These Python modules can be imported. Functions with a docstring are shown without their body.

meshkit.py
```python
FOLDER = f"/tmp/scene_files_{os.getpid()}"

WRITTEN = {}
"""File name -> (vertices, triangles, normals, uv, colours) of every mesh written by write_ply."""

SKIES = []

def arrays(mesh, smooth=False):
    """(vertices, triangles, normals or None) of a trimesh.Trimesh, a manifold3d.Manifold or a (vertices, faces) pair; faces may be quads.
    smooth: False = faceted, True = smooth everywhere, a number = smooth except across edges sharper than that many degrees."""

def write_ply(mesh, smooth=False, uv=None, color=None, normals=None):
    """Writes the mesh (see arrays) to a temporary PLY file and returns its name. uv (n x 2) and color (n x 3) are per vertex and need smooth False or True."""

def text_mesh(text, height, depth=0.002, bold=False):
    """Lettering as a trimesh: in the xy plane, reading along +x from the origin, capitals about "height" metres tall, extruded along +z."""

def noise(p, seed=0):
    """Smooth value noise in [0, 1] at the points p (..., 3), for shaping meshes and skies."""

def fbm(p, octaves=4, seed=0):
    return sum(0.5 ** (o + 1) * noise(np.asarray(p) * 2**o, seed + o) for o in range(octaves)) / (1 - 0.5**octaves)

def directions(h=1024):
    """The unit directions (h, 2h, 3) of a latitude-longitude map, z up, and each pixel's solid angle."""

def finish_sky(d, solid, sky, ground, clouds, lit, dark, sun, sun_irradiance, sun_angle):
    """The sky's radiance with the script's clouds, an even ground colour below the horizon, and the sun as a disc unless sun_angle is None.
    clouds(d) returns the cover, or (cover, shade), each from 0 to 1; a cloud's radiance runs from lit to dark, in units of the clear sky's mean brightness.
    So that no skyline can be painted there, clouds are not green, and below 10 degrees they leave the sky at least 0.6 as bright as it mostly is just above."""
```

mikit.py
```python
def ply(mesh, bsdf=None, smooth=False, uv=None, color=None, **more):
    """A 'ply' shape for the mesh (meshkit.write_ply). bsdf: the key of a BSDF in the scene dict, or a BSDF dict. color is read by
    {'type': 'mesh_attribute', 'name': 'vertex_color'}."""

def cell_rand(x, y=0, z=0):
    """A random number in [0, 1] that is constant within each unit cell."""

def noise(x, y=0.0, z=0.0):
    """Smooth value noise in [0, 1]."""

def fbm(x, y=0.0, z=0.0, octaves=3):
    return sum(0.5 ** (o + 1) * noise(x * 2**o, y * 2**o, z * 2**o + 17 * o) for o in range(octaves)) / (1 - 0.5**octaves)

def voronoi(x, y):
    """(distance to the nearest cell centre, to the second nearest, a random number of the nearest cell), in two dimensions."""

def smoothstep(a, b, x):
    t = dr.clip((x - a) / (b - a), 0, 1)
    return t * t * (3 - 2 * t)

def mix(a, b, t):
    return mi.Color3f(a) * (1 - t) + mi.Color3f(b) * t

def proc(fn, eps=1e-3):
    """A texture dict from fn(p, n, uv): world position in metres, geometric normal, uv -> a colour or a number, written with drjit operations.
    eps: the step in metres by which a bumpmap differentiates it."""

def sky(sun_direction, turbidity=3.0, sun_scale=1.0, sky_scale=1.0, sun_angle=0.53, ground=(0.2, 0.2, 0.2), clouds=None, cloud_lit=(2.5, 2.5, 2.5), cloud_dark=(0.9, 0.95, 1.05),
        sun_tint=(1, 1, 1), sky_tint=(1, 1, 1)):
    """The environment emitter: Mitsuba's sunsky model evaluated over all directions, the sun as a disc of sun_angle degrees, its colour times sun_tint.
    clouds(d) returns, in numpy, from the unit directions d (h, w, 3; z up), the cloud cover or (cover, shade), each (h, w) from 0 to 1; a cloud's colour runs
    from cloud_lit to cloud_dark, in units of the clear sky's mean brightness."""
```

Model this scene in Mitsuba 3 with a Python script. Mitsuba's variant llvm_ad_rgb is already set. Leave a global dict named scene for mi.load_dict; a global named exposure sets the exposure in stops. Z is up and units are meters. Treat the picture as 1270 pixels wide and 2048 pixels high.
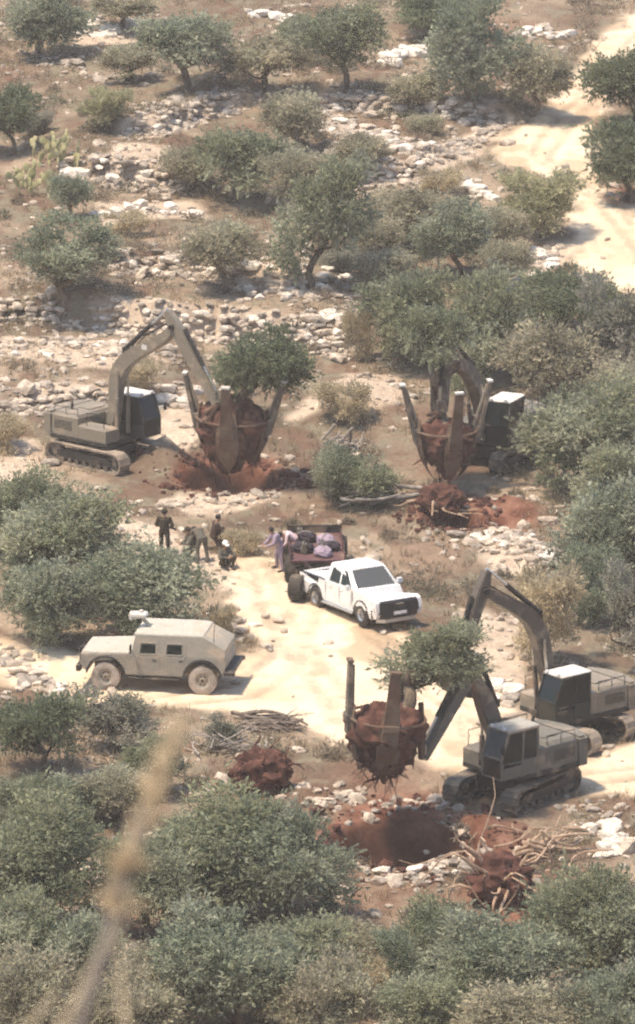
import math, random
import numpy as np, trimesh, manifold3d as m3
import drjit as dr, mitsuba as mi
import mikit, meshkit
from mikit import noise, fbm, smoothstep, mix, proc
from shapely.geometry import Polygon, Point, LineString
import shapely

scene, labels = {}, {}
ST = mi.ScalarTransform4f

# ------------------------------------------------------------------ camera, sky, exposure
CAM_Z, PITCH, FPX = 55.0, math.radians(14.64), 11600.0      # FPX: focal length in pixels of a 1270 px wide picture
CAM = np.array([0.0, 0.0, CAM_Z])
FWD = np.array([0.0, math.cos(PITCH), -math.sin(PITCH)])
UPV = np.array([0.0, math.sin(PITCH), math.cos(PITCH)])
scene['camera'] = {'type': 'thinlens', 'fov': math.degrees(2 * math.atan(635.0 / FPX)), 'fov_axis': 'x',
                   'aperture_radius': 0.006, 'focus_distance': 28.5, 'near_clip': 0.5, 'far_clip': 6000.0,
                   'to_world': ST().look_at(origin=CAM.tolist(), target=(CAM + FWD).tolist(), up=[0, 0, 1]),
                   'medium': {'type': 'ref', 'id': 'dusty_air'}}
SUN = (-0.36, -0.16, 1.0)
scene['dusty_air'] = {'type': 'homogeneous', 'albedo': {'type': 'rgb', 'value': [0.96, 0.95, 0.93]}, 'sigma_t': 0.00032}
scene['sky_light'] = mikit.sky(SUN, turbidity=6.0, sky_scale=1.25, ground=(0.3, 0.25, 0.2), sun_tint=(1.0, 0.97, 0.93), sun_angle=5.0)
exposure = 2.1

# ------------------------------------------------------------------ helpers
def ray(px, py):
    d = FWD * FPX + np.array([1.0, 0, 0]) * (px - 635.0) - UPV * (py - 1024.0)
    return d / np.linalg.norm(d)

def pix(p):
    q = np.asarray(p, float) - CAM
    z = q @ FWD
    return 635 + FPX * q[..., 0] / z, 1024 - FPX * (q @ UPV) / z

def xf(loc=(0, 0, 0), rz=0.0, s=1.0):
    s = np.broadcast_to(s, 3)
    c, n = math.cos(rz), math.sin(rz)
    m = np.eye(4)
    m[:3, :3] = np.array([[c, -n, 0], [n, c, 0], [0, 0, 1]]) @ np.diag(s)
    m[:3, 3] = loc
    return m

def rot(axis, a):
    return trimesh.transformations.rotation_matrix(a, axis)

def free(name):
    if name not in scene and name not in TAKEN:
        return name
    k = 1
    while f'{name}_{k:03d}' in scene or f'{name}_{k:03d}' in TAKEN:
        k += 1
    return f'{name}_{k:03d}'
TAKEN = set()

def thing(name, label, cat, group=None):
    key = free(name); TAKEN.add(key)
    labels[key] = {'label': label, 'category': cat}
    if group: labels[key]['group'] = group
    return key

def put(name, shape, parent=None, M=None, label=None):
    key = free(parent + '__' + name if parent else name)
    d = dict(shape)
    if M is not None: d['to_world'] = ST(M)
    scene[key] = d
    if label: labels[key] = {'label': label}
    return key

def part(parent, name, mesh, mat, M=None, smooth=35, label=None):
    """One mesh, moved by M (4x4), as a child of parent."""
    if isinstance(mesh, (list,)):
        mesh = cat(mesh)
    if isinstance(mesh, m3.Manifold):
        g = mesh.to_mesh(); mesh = trimesh.Trimesh(np.array(g.vert_properties)[:, :3], np.array(g.tri_verts), process=False)
    if M is not None:
        mesh = mesh.copy(); mesh.apply_transform(M)
    return put(name, mikit.ply(mesh, mat, smooth=smooth), parent, None, label)

def parts(parent, name, meshes, mat, M=None, smooth=35):
    for m in meshes: part(parent, name, m, mat, M, smooth)

def many(parent, name, mesh, mat, label, M=None, smooth=35):
    k = part(parent, name, mesh, mat, M, smooth); labels[k] = {'label': label, 'kind': 'stuff'}; return k

def cat(ms):
    out = []
    for m in ms:
        if isinstance(m, m3.Manifold):
            g = m.to_mesh(); m = trimesh.Trimesh(np.array(g.vert_properties)[:, :3], np.array(g.tri_verts), process=False)
        out.append(m)
    return trimesh.util.concatenate(out)

def box(x0, x1, y0, y1, z0, z1, bev=0.0):
    if bev <= 0:
        m = trimesh.creation.box((x1 - x0, y1 - y0, z1 - z0)); m.apply_translation(((x0 + x1) / 2, (y0 + y1) / 2, (z0 + z1) / 2)); return m
    pts = []
    for sx, x in ((1, x0), (-1, x1)):
        for sy, y in ((1, y0), (-1, y1)):
            for sz, z in ((1, z0), (-1, z1)):
                pts += [(x + sx * bev, y + sy * bev, z), (x + sx * bev, y, z + sz * bev), (x, y + sy * bev, z + sz * bev)]
    return trimesh.Trimesh(*_mm(m3.Manifold.hull_points(np.array(pts, float))), process=False)

def _mm(man):
    g = man.to_mesh(); return np.array(g.vert_properties)[:, :3], np.array(g.tri_verts)

def hullof(pts):
    return trimesh.Trimesh(*_mm(m3.Manifold.hull_points(np.array(pts, float))), process=False)

def prism(poly, y0, y1, bev=0.0):
    """A side outline in (x, z) extruded from y0 to y1; bev narrows the two ends."""
    P = Polygon(poly) if not isinstance(poly, Polygon) else poly
    def ex(p, a, b):
        m = trimesh.creation.extrude_polygon(p, b - a, engine='earcut')
        m.apply_transform(np.array([[1, 0, 0, 0], [0, 0, 1, a], [0, 1, 0, 0], [0, 0, 0, 1.0]]))
        m.invert(); return m
    if bev <= 0: return ex(P, y0, y1)
    q = P.buffer(-bev)
    if q.geom_type != 'Polygon' or q.is_empty: return ex(P, y0, y1)
    a, b = ex(P, y0 + bev, y1 - bev), ex(q, y0, y1)
    return cat([a, b])

def tube(pts, radii, sides=8, caps=True):
    p = np.asarray(pts, float); n = len(p)
    r = np.broadcast_to(np.asarray(radii, float), (n,))
    t = np.gradient(p, axis=0); t /= np.linalg.norm(t, axis=1, keepdims=True) + 1e-9
    a = np.cross(t, np.where(np.abs(t[:, 2:]) < 0.9, [0, 0, 1.0], [1.0, 0, 0])); a /= np.linalg.norm(a, axis=1, keepdims=True) + 1e-9
    for i in range(1, n):                       # keep the frame from flipping
        q = a[i - 1] - t[i] * (a[i - 1] @ t[i]); a[i] = q / (np.linalg.norm(q) + 1e-9)
    b = np.cross(t, a); ang = np.arange(sides) * 2 * np.pi / sides
    v = (p[:, None] + r[:, None, None] * (np.cos(ang)[None, :, None] * a[:, None] + np.sin(ang)[None, :, None] * b[:, None])).reshape(-1, 3)
    f = []
    for i in range(n - 1):
        for j in range(sides):
            k = (j + 1) % sides
            f += [(i * sides + j, i * sides + k, (i + 1) * sides + k), (i * sides + j, (i + 1) * sides + k, (i + 1) * sides + j)]
    if caps:
        v = np.vstack([v, p[:1], p[-1:]]); c0, c1 = len(v) - 2, len(v) - 1
        for j in range(sides):
            k = (j + 1) % sides
            f += [(c0, k, j), (c1, (n - 1) * sides + j, (n - 1) * sides + k)]
    return trimesh.Trimesh(v, np.array(f), process=False)

def cyl(p0, p1, r, sides=14, r1=None):
    return tube([p0, p1], [r, r if r1 is None else r1], sides)

def lathe(prof, sides=24, axis='z'):
    """(radius, height) profile turned about z, or laid along y."""
    prof = np.array(prof, float); ang = np.arange(sides) * 2 * np.pi / sides
    v = np.stack([prof[:, None, 0] * np.cos(ang), prof[:, None, 0] * np.sin(ang), np.broadcast_to(prof[:, None, 1], (len(prof), sides))], -1).reshape(-1, 3)
    f = []
    for i in range(len(prof) - 1):
        for j in range(sides):
            k = (j + 1) % sides
            f += [(i * sides + j, i * sides + k, (i + 1) * sides + k), (i * sides + j, (i + 1) * sides + k, (i + 1) * sides + j)]
    m = trimesh.Trimesh(v, np.array(f), process=False)
    if axis == 'y': m.apply_transform(np.array([[1, 0, 0, 0], [0, 0, 1, 0], [0, -1, 0, 0], [0, 0, 0, 1.0]]))
    return m

# ------------------------------------------------------------------ materials
def mat(name, rgb, rough=0.7, metal=0.0, spec=0.4, dirt=None, amt=0.0, scale=2.0, **kw):
    """A principled paint; dirt: a dust colour laid on by noise, with finer grain."""
    rgb = tuple(rgb)
    if dirt is None:
        col = {'type': 'rgb', 'value': list(rgb)}
    else:
        dirt = tuple(dirt)
        def fn(p, n, uv, rgb=rgb, dirt=dirt, amt=amt, scale=scale):
            a = fbm(p.x * scale, p.y * scale, p.z * scale)
            g = noise(p.x * scale * 9, p.y * scale * 9, p.z * scale * 9)
            w = dr.clip(smoothstep(0.62 - 0.5 * amt, 0.85 - 0.3 * amt, a) * (0.35 + 0.65 * amt) + amt * 0.35 * dr.maximum(n.z, 0), 0, 1)
            return mix(rgb, dirt, w) * (0.86 + 0.28 * g)
        col = proc(fn)
    b = {'type': 'principled', 'base_color': col, 'roughness': rough, 'metallic': metal, 'specular': spec, **kw}
    scene[name] = {'type': 'twosided', 'bsdf': b}
    return name

DUST = (0.42, 0.33, 0.24)
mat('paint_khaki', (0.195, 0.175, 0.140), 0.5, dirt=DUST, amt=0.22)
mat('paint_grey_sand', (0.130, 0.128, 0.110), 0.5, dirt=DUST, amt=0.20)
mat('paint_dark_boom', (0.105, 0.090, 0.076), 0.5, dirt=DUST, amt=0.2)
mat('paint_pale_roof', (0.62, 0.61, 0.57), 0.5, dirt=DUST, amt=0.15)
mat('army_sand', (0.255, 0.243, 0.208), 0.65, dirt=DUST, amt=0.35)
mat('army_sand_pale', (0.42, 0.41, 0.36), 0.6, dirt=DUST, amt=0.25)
mat('white_paint', (0.70, 0.71, 0.72), 0.22, spec=0.5, dirt=(0.55, 0.48, 0.40), amt=0.06, clearcoat=0.6)
mat('black_plastic', (0.012, 0.013, 0.015), 0.45)
mat('rubber', (0.030, 0.028, 0.026), 0.85, dirt=DUST, amt=0.22)
mat('rubber_dusty', (0.11, 0.095, 0.08), 0.9, dirt=(0.44, 0.38, 0.33), amt=0.75)
mat('track_steel', (0.085, 0.080, 0.074), 0.6, 0.3, dirt=(0.30, 0.24, 0.18), amt=0.45, scale=3.0)
mat('track_steel_dusty', (0.15, 0.13, 0.11), 0.7, 0.1, dirt=(0.34, 0.28, 0.22), amt=0.75, scale=3.0)
mat('dark_metal', (0.035, 0.034, 0.033), 0.5, 0.4, dirt=DUST, amt=0.12)
mat('bright_steel', (0.62, 0.62, 0.60), 0.25, 0.9)
mat('rim_alloy', (0.45, 0.46, 0.48), 0.3, 0.7)
mat('rusty_steel', (0.17, 0.125, 0.092), 0.75, 0.1, dirt=(0.11, 0.055, 0.036), amt=0.55, scale=1.6)
mat('tinted_glass', (0.008, 0.014, 0.014), 0.08, spec=0.3)
mat('windscreen_glass', (0.085, 0.092, 0.095), 0.12, spec=0.5)
mat('dull_white', (0.58, 0.58, 0.56), 0.6, dirt=DUST, amt=0.1)
mat('paint_dull_roof', (0.33, 0.33, 0.30), 0.55, dirt=DUST, amt=0.15)
mat('cab_dark', (0.014, 0.019, 0.019), 0.5, dirt=DUST, amt=0.05)
mat('dark_inside', (0.006, 0.006, 0.007), 0.9)
mat('white_plastic', (0.82, 0.82, 0.80), 0.5)
mat('red_decal', (0.40, 0.10, 0.08), 0.6)
mat('red_paint', (0.085, 0.034, 0.042), 0.6, dirt=DUST, amt=0.2)
mat('lilac_cloth', (0.30, 0.24, 0.31), 0.9)
mat('pink_cloth', (0.66, 0.52, 0.56), 0.9)
mat('dark_cloth', (0.030, 0.024, 0.034), 0.9)
mat('olive_drab', (0.042, 0.034, 0.022), 0.9)
mat('grey_green_cloth', (0.105, 0.098, 0.078), 0.9)
mat('skin', (0.32, 0.19, 0.13), 0.6)
mat('black_hair', (0.015, 0.011, 0.012), 0.7)
mat('brown_leather', (0.05, 0.03, 0.02), 0.7)
mat('lamp_glass', (0.7, 0.72, 0.74), 0.15)

def bark(name, a, b, sc=3.0):
    def fn(p, n, uv, a=tuple(a), b=tuple(b), sc=sc):
        return mix(a, b, smoothstep(0.3, 0.7, fbm(p.x * sc * 2, p.y * sc * 2, p.z * sc * 0.6))) * (0.8 + 0.4 * noise(p.x * sc * 11, p.y * sc * 11, p.z * sc * 4))
    scene[name] = {'type': 'twosided', 'bsdf': {'type': 'principled', 'base_color': proc(fn), 'roughness': 0.9, 'specular': 0.2}}
bark('bark', (0.085, 0.068, 0.052), (0.19, 0.155, 0.12))
bark('cut_wood', (0.12, 0.10, 0.085), (0.24, 0.20, 0.17))
bark('root_wood', (0.30, 0.205, 0.14), (0.48, 0.365, 0.27))
bark('red_earth', (0.056, 0.025, 0.020), (0.120, 0.056, 0.043), 2.6)
bark('dry_twig', (0.20, 0.18, 0.16), (0.34, 0.31, 0.28))
bark('limestone', (0.32, 0.27, 0.22), (0.53, 0.46, 0.385), 2.3)
bark('limestone_white', (0.50, 0.46, 0.40), (0.72, 0.67, 0.60), 2.3)
bark('limestone_grey', (0.22, 0.195, 0.165), (0.38, 0.335, 0.29), 2.3)
scene['leaf'] = {'type': 'principledthin', 'base_color': {'type': 'mesh_attribute', 'name': 'vertex_color'}, 'roughness': 0.6, 'diff_trans': 0.9, 'spec_trans': 0.0}
scene['straw'] = {'type': 'principledthin', 'base_color': {'type': 'mesh_attribute', 'name': 'vertex_color'}, 'roughness': 0.8, 'diff_trans': 0.5, 'spec_trans': 0.0}

# ------------------------------------------------------------------ the land
WALLS = []                                     # terrace steps: (xs, ys, height, x0, x1)
PADS, PITS, MOUNDS = [], [], []

def sst(a, b, x):
    t = np.clip((x - a) / (b - a), 0, 1); return t * t * (3 - 2 * t)

def height(x, y, rough=True):
    x, y = np.asarray(x, float), np.asarray(y, float)
    z = np.maximum(53.2 - 0.52 * np.maximum(y, -60) - 1.2 * sst(1, 4, y), 0)
    z = np.where(z < 6, np.sqrt(z * z + 1.0) * sst(0, 6, z) + z * (1 - sst(0, 6, z)), z)
    z = z + 0.075 * np.clip(y - 214, 0, 400) * sst(208, 226, y)
    for xs, ys, hgt, x0, x1 in WALLS:
        d = y - np.interp(x, xs, ys)
        w = sst(x0 - 3, x0 + 0.5, x) * (1 - sst(x1 - 0.5, x1 + 3, x))
        z = z + w * (hgt * sst(-0.35, 0.35, d) * (1 - sst(2.5, 15, d)))
    if rough:
        p = np.stack([x, y, 0 * x], -1)
        z = z + 0.55 * (meshkit.fbm(p * 0.09, 3, 5) - 0.5) + 0.16 * (meshkit.fbm(p * 0.6, 3, 9) - 0.5)
    for px, py, r, pz in PADS:
        d = np.hypot(x - px, y - py)
        w = 1 - sst(r, r + 2.5, d)
        z = z * (1 - w) + pz * w
    for px, py, rx, ry, a, hm in MOUNDS:
        dx, dy = x - px, y - py
        u, v = (dx * math.cos(a) + dy * math.sin(a)) / rx, (-dx * math.sin(a) + dy * math.cos(a)) / ry
        z = z + hm * np.exp(-(u * u + v * v) * 1.5) * (0.8 + 0.4 * meshkit.noise(np.stack([x * 1.7, y * 1.7, 0 * x], -1), 3))
    for px, py, rx, ry, a, depth, rim in PITS:
        dx, dy = x - px, y - py
        u, v = (dx * math.cos(a) + dy * math.sin(a)) / rx, (-dx * math.sin(a) + dy * math.cos(a)) / ry
        rho = np.hypot(u, v) + 0.28 * (meshkit.fbm(np.stack([x * 0.9, y * 0.9, 0 * x], -1), 2, 11) - 0.5)
        z = z - depth * (1 - sst(0.62, 1.0, rho)) + rim * np.exp(-((rho - 1.22) / 0.16) ** 2) * (0.4 + 1.2 * meshkit.noise(np.stack([x * 1.3, y * 1.3, 0 * x], -1), 21))
    return z

def hit(px, py, rough=True):
    d = ray(px, py); t = np.arange(110.0, 520.0, 0.5)
    p = CAM + t[:, None] * d
    below = p[:, 2] < height(p[:, 0], p[:, 1], rough)
    if not below.any(): return CAM + d * 500
    i = int(np.argmax(below)); a, b = t[i] - 0.5, t[i]
    s = np.linspace(a, b, 26); q = CAM + s[:, None] * d
    k = int(np.argmax(q[:, 2] < height(q[:, 0], q[:, 1], rough)))
    return q[k]

def scale_at(p):
    return FPX / ((np.asarray(p) - CAM) @ FWD)                 # picture pixels (of 1270) per metre there

def wall_line(pts, hgt):
    q = np.array([hit(*p) for p in pts]); q = q[np.argsort(q[:, 0])]
    WALLS.append((q[:, 0], q[:, 1], hgt, q[0, 0], q[-1, 0]))
    return q

TERRACE = {}
TERRACE['low'] = wall_line([(-10, 815), (120, 812), (300, 806)], 0.55)
TERRACE['main'] = wall_line([(190, 655), (300, 662), (420, 672), (560, 686), (700, 696)], 1.15)
TERRACE['left'] = wall_line([(-20, 636), (60, 636), (140, 640)], 0.8)
TERRACE['mid'] = wall_line([(225, 535), (300, 540), (380, 548), (520, 570), (590, 580)], 0.7)
TERRACE['cactus'] = wall_line([(130, 352), (240, 366), (350, 372)], 1.0)
TERRACE['upper'] = wall_line([(255, 268), (330, 262), (400, 232), (480, 214)], 0.7)
TERRACE['top'] = wall_line([(640, 222), (760, 228), (880, 236), (1000, 240)], 0.7)
TERRACE['bend'] = wall_line([(690, 362), (760, 362), (850, 356)], 0.7)
# ------------------------------------------------------------------ where things stand (ground points), pads, pits, spoil heaps
SPOT = {k: hit(*p, rough=False) for k, p in dict(
    exc_a=(215, 925), exc_b=(985, 925), exc_c=(1150, 1478), exc_d=(1024, 1594),
    truck=(720, 1226), jeep=(316, 1368), hole_a=(468, 962), hole_b=(905, 1040), hole_c=(805, 1682)).items()}
for k, r in dict(exc_a=2.6, exc_b=2.3, exc_c=2.5, exc_d=2.3, truck=2.6, jeep=2.6).items():
    p = SPOT[k]; PADS.append((p[0], p[1], r, float(height(p[0], p[1], False))))
    SPOT[k] = np.array([p[0], p[1], PADS[-1][3]])
PITS.append((SPOT['hole_a'][0], SPOT['hole_a'][1], 2.0, 1.9, 0.0, 0.9, 0.05))
PITS.append((SPOT['hole_b'][0], SPOT['hole_b'][1], 1.15, 1.6, 0.0, 0.8, 0.10))
PITS.append((SPOT['hole_c'][0], SPOT['hole_c'][1], 2.35, 2.6, 0.0, 2.0, 0.12))
for (px, py, rx, ry, a, hm) in [(1020, 1022, 1.9, 0.9, -0.1, 0.55), (945, 1665, 1.3, 1.0, 0.2, 0.45), (330, 925, 1.1, 1.2, 0.5, 0.9),
                                (720, 790, 2.2, 2.6, 0.2, 0.7), (340, 925, 1.6, 1.2, 0.2, 0.3), (1065, 1105, 1.7, 2.0, 0.3, 0.35), (620, 1600, 1.6, 1.6, 0, 0.3), (1010, 1790, 1.4, 1.4, 0, 0.4)]:
    p = hit(px, py, False); MOUNDS.append((p[0], p[1], rx, ry, a, hm))

def region(pts, soft):
    """A patch of ground given by its corners; returns fn(x, y) -> 0..1."""
    P = Polygon([hit(*p, rough=False)[:2] for p in pts]).buffer(0)
    shapely.prepare(P); B = P.boundary; shapely.prepare(B)
    def fn(x, y):
        q = shapely.points(x, y)
        d = shapely.distance(B, q); d = np.where(shapely.contains(P, q), d, -d)
        d = d + 1.5 * soft * (meshkit.fbm(np.stack([x * 1.1, y * 0.9, 0 * x], -1), 3, 31) - 0.5) * 2
        return sst(-soft, soft, d)
    return fn, P

ROADS = [region([(478, 1112), (555, 1118), (590, 1185), (660, 1225), (800, 1262), (880, 1320), (985, 1360), (1010, 1420), (960, 1475), (960, 1560), (870, 1545), (800, 1500), (660, 1500), (600, 1445),
                 (420, 1420), (300, 1410), (150, 1408), (60, 1370), (-40, 1360), (-40, 1270), (40, 1285), (160, 1310), (330, 1330), (480, 1335), (510, 1290), (470, 1230), (455, 1170)], 0.35),
         region([(1300, 0), (1215, 62), (1150, 130), (1110, 200), (1060, 250), (1000, 285), (985, 312), (1020, 335), (1110, 362), (1150, 420), (1140, 520), (1180, 585), (1300, 600), (1300, 450), (1225, 385), (1185, 330), (1190, 270), (1225, 190), (1300, 110)], 0.5),
         region([(1085, 1545), (1150, 1520), (1300, 1480), (1300, 1600), (1180, 1590)], 0.35)]
PALE = [region([(820, 350), (905, 285), (1000, 228), (1035, 245), (950, 318), (890, 362)], 0.25), region([(975, 620), (1035, 540), (1105, 475), (1160, 500), (1070, 565), (1015, 635)], 0.3),
        region([(250, 240), (340, 225), (480, 180), (490, 205), (400, 245), (340, 275), (250, 275)], 0.3), region([(640, 345), (860, 335), (860, 362), (680, 372)], 0.3), region([(200, 405), (400, 405), (400, 440), (200, 445)], 0.3), region([(140, 60), (280, 45), (280, 85), (150, 90)], 0.3),
        region([(230, 1040), (330, 1050), (430, 1105), (480, 1120), (470, 1190), (400, 1180), (250, 1100)], 0.3),
        region([(-40, 895), (70, 885), (110, 960), (40, 985), (-40, 975)], 0.3),
        region([(560, 830), (640, 775), (700, 742), (800, 735), (815, 790), (745, 815), (690, 780), (600, 830)], 0.3),
        region([(300, 860), (330, 815), (420, 800), (400, 860), (330, 920)], 0.3),
        region([(-40, 800), (60, 775), (300, 800), (300, 822), (100, 838), (-40, 838)], 0.35),
        region([(330, 1005), (480, 985), (560, 995), (440, 1040), (380, 1032)], 0.25),
        region([(830, 345), (915, 290), (1000, 238), (1020, 250), (940, 310), (880, 352)], 0.3),
        region([(985, 610), (1040, 545), (1110, 485), (1150, 500), (1060, 560), (1010, 625)], 0.3),
        region([(960, 1080), (1060, 1065), (1100, 1110), (1040, 1160), (960, 1120)], 0.4),
        region([(930, 1215), (1030, 1230), (1050, 1380), (980, 1400), (930, 1300)], 0.5),
        region([(-40, 675), (250, 680), (330, 720), (200, 745), (-40, 715)], 0.3),
        region([(185, 602), (300, 596), (430, 612), (560, 630), (700, 645), (705, 700), (560, 690), (420, 678), (300, 668), (190, 664)], 0.3),
        region([(220, 285), (340, 290), (360, 380), (230, 360)], 0.4), region([(240, 500), (350, 505), (360, 545), (240, 545)], 0.4), region([(500, 520), (600, 540), (610, 590), (520, 580)], 0.4), region([(640, 190), (1000, 205), (1000, 240), (640, 225)], 0.3),
        region([(640, 240), (700, 262), (860, 300), (860, 318), (700, 285)], 0.3)]
RED = [(h_[0], h_[1], r, s) for (px, py, r, s) in [(468, 962, 2.2, 1.0), (905, 1040, 2.0, 1.0), (1010, 1010, 1.8, 0.9), (805, 1690, 2.6, 1.0), (760, 1560, 2.0, 0.55), (960, 1680, 2.0, 0.8), (1040, 1780, 1.8, 0.9),
                                                        (740, 1790, 1.6, 0.6), (600, 960, 1.8, 0.5), (620, 1030, 1.8, 0.45), (860, 1110, 2.0, 0.5), (530, 1570, 1.5, 0.6), (1180, 1000, 1.2, 0.6), (1245, 400, 1.4, 0.8), (1100, 455, 1.2, 0.6),
                                                        (1080, 1610, 1.4, 0.5), (790, 262, 2.6, 0.35), (1020, 60, 2.0, 0.55), (10, 150, 1.6, 0.45), (20, 795, 1.0, 0.6), (620, 680, 1.2, 0.3), (880, 930, 1.8, 0.5), (60, 1285, 1.4, 0.3), (260, 1850, 1.2, 0.6)]
       for h_ in [hit(px, py, False)]]

RUTS = [LineString([hit(*q, rough=False)[:2] for q in pts]) for pts in (
    [(600, 1205), (560, 1260), (540, 1320), (470, 1370), (300, 1395), (100, 1385), (-30, 1330)], [(640, 1225), (610, 1290), (590, 1345), (500, 1395), (330, 1412), (120, 1405), (-30, 1350)],
    [(720, 1255), (790, 1320), (880, 1400), (930, 1480)], [(760, 1262), (840, 1330), (930, 1410), (955, 1470)], [(530, 1125), (560, 1190), (600, 1270), (680, 1380), (760, 1470)], [(500, 1130), (520, 1200), (560, 1280), (630, 1390), (700, 1480)],
    [(1280, 60), (1190, 150), (1100, 260), (1060, 310), (1150, 370), (1230, 450), (1290, 520)], [(1290, 90), (1215, 170), (1130, 270), (1100, 320), (1180, 375), (1265, 450)], [(1100, 1560), (1180, 1545), (1290, 1530)], [(1110, 1580), (1190, 1568), (1290, 1552)])]
def ruts(x, y):
    near = np.zeros_like(x); k = (y > 146) & (y < 302) & (np.abs(x) < 20)
    q = shapely.points(x[k] + 0.25 * (meshkit.noise(np.stack([x[k] * .5, y[k] * .5, 0 * x[k]], -1), 61) - .5), y[k])
    d = np.min([shapely.distance(l, q) for l in RUTS], 0); near[k] = (1 - sst(0.12, 0.34, d)) * (0.35 + 0.65 * meshkit.noise(np.stack([x[k] * .9, y[k] * .7, 0 * x[k]], -1), 62))
    return near

def masks(x, y):
    sand = np.zeros_like(x); pale = np.zeros_like(x); red = np.zeros_like(x)
    for fn, _ in ROADS: sand = np.maximum(sand, fn(x, y))
    for fn, _ in PALE: pale = np.maximum(pale, fn(x, y))
    wob = 0.7 + 0.6 * meshkit.fbm(np.stack([x * 0.8, y * 0.8, 0 * x], -1), 3, 41)
    for cx, cy, r, s in RED:
        red = np.maximum(red, (s if s > .75 else .65 * s) * (1 - sst(0.45, 1.15, np.hypot(x - cx, (y - cy) * 0.62) / r * wob)))
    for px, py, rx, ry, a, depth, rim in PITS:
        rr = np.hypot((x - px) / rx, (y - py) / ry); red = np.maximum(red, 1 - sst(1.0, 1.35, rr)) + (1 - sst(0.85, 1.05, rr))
    q_ = np.minimum(red, 1); sand = sand * (1 - 0.9 * q_); pale = pale * (1 - q_)
    return sand, pale, red

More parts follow.
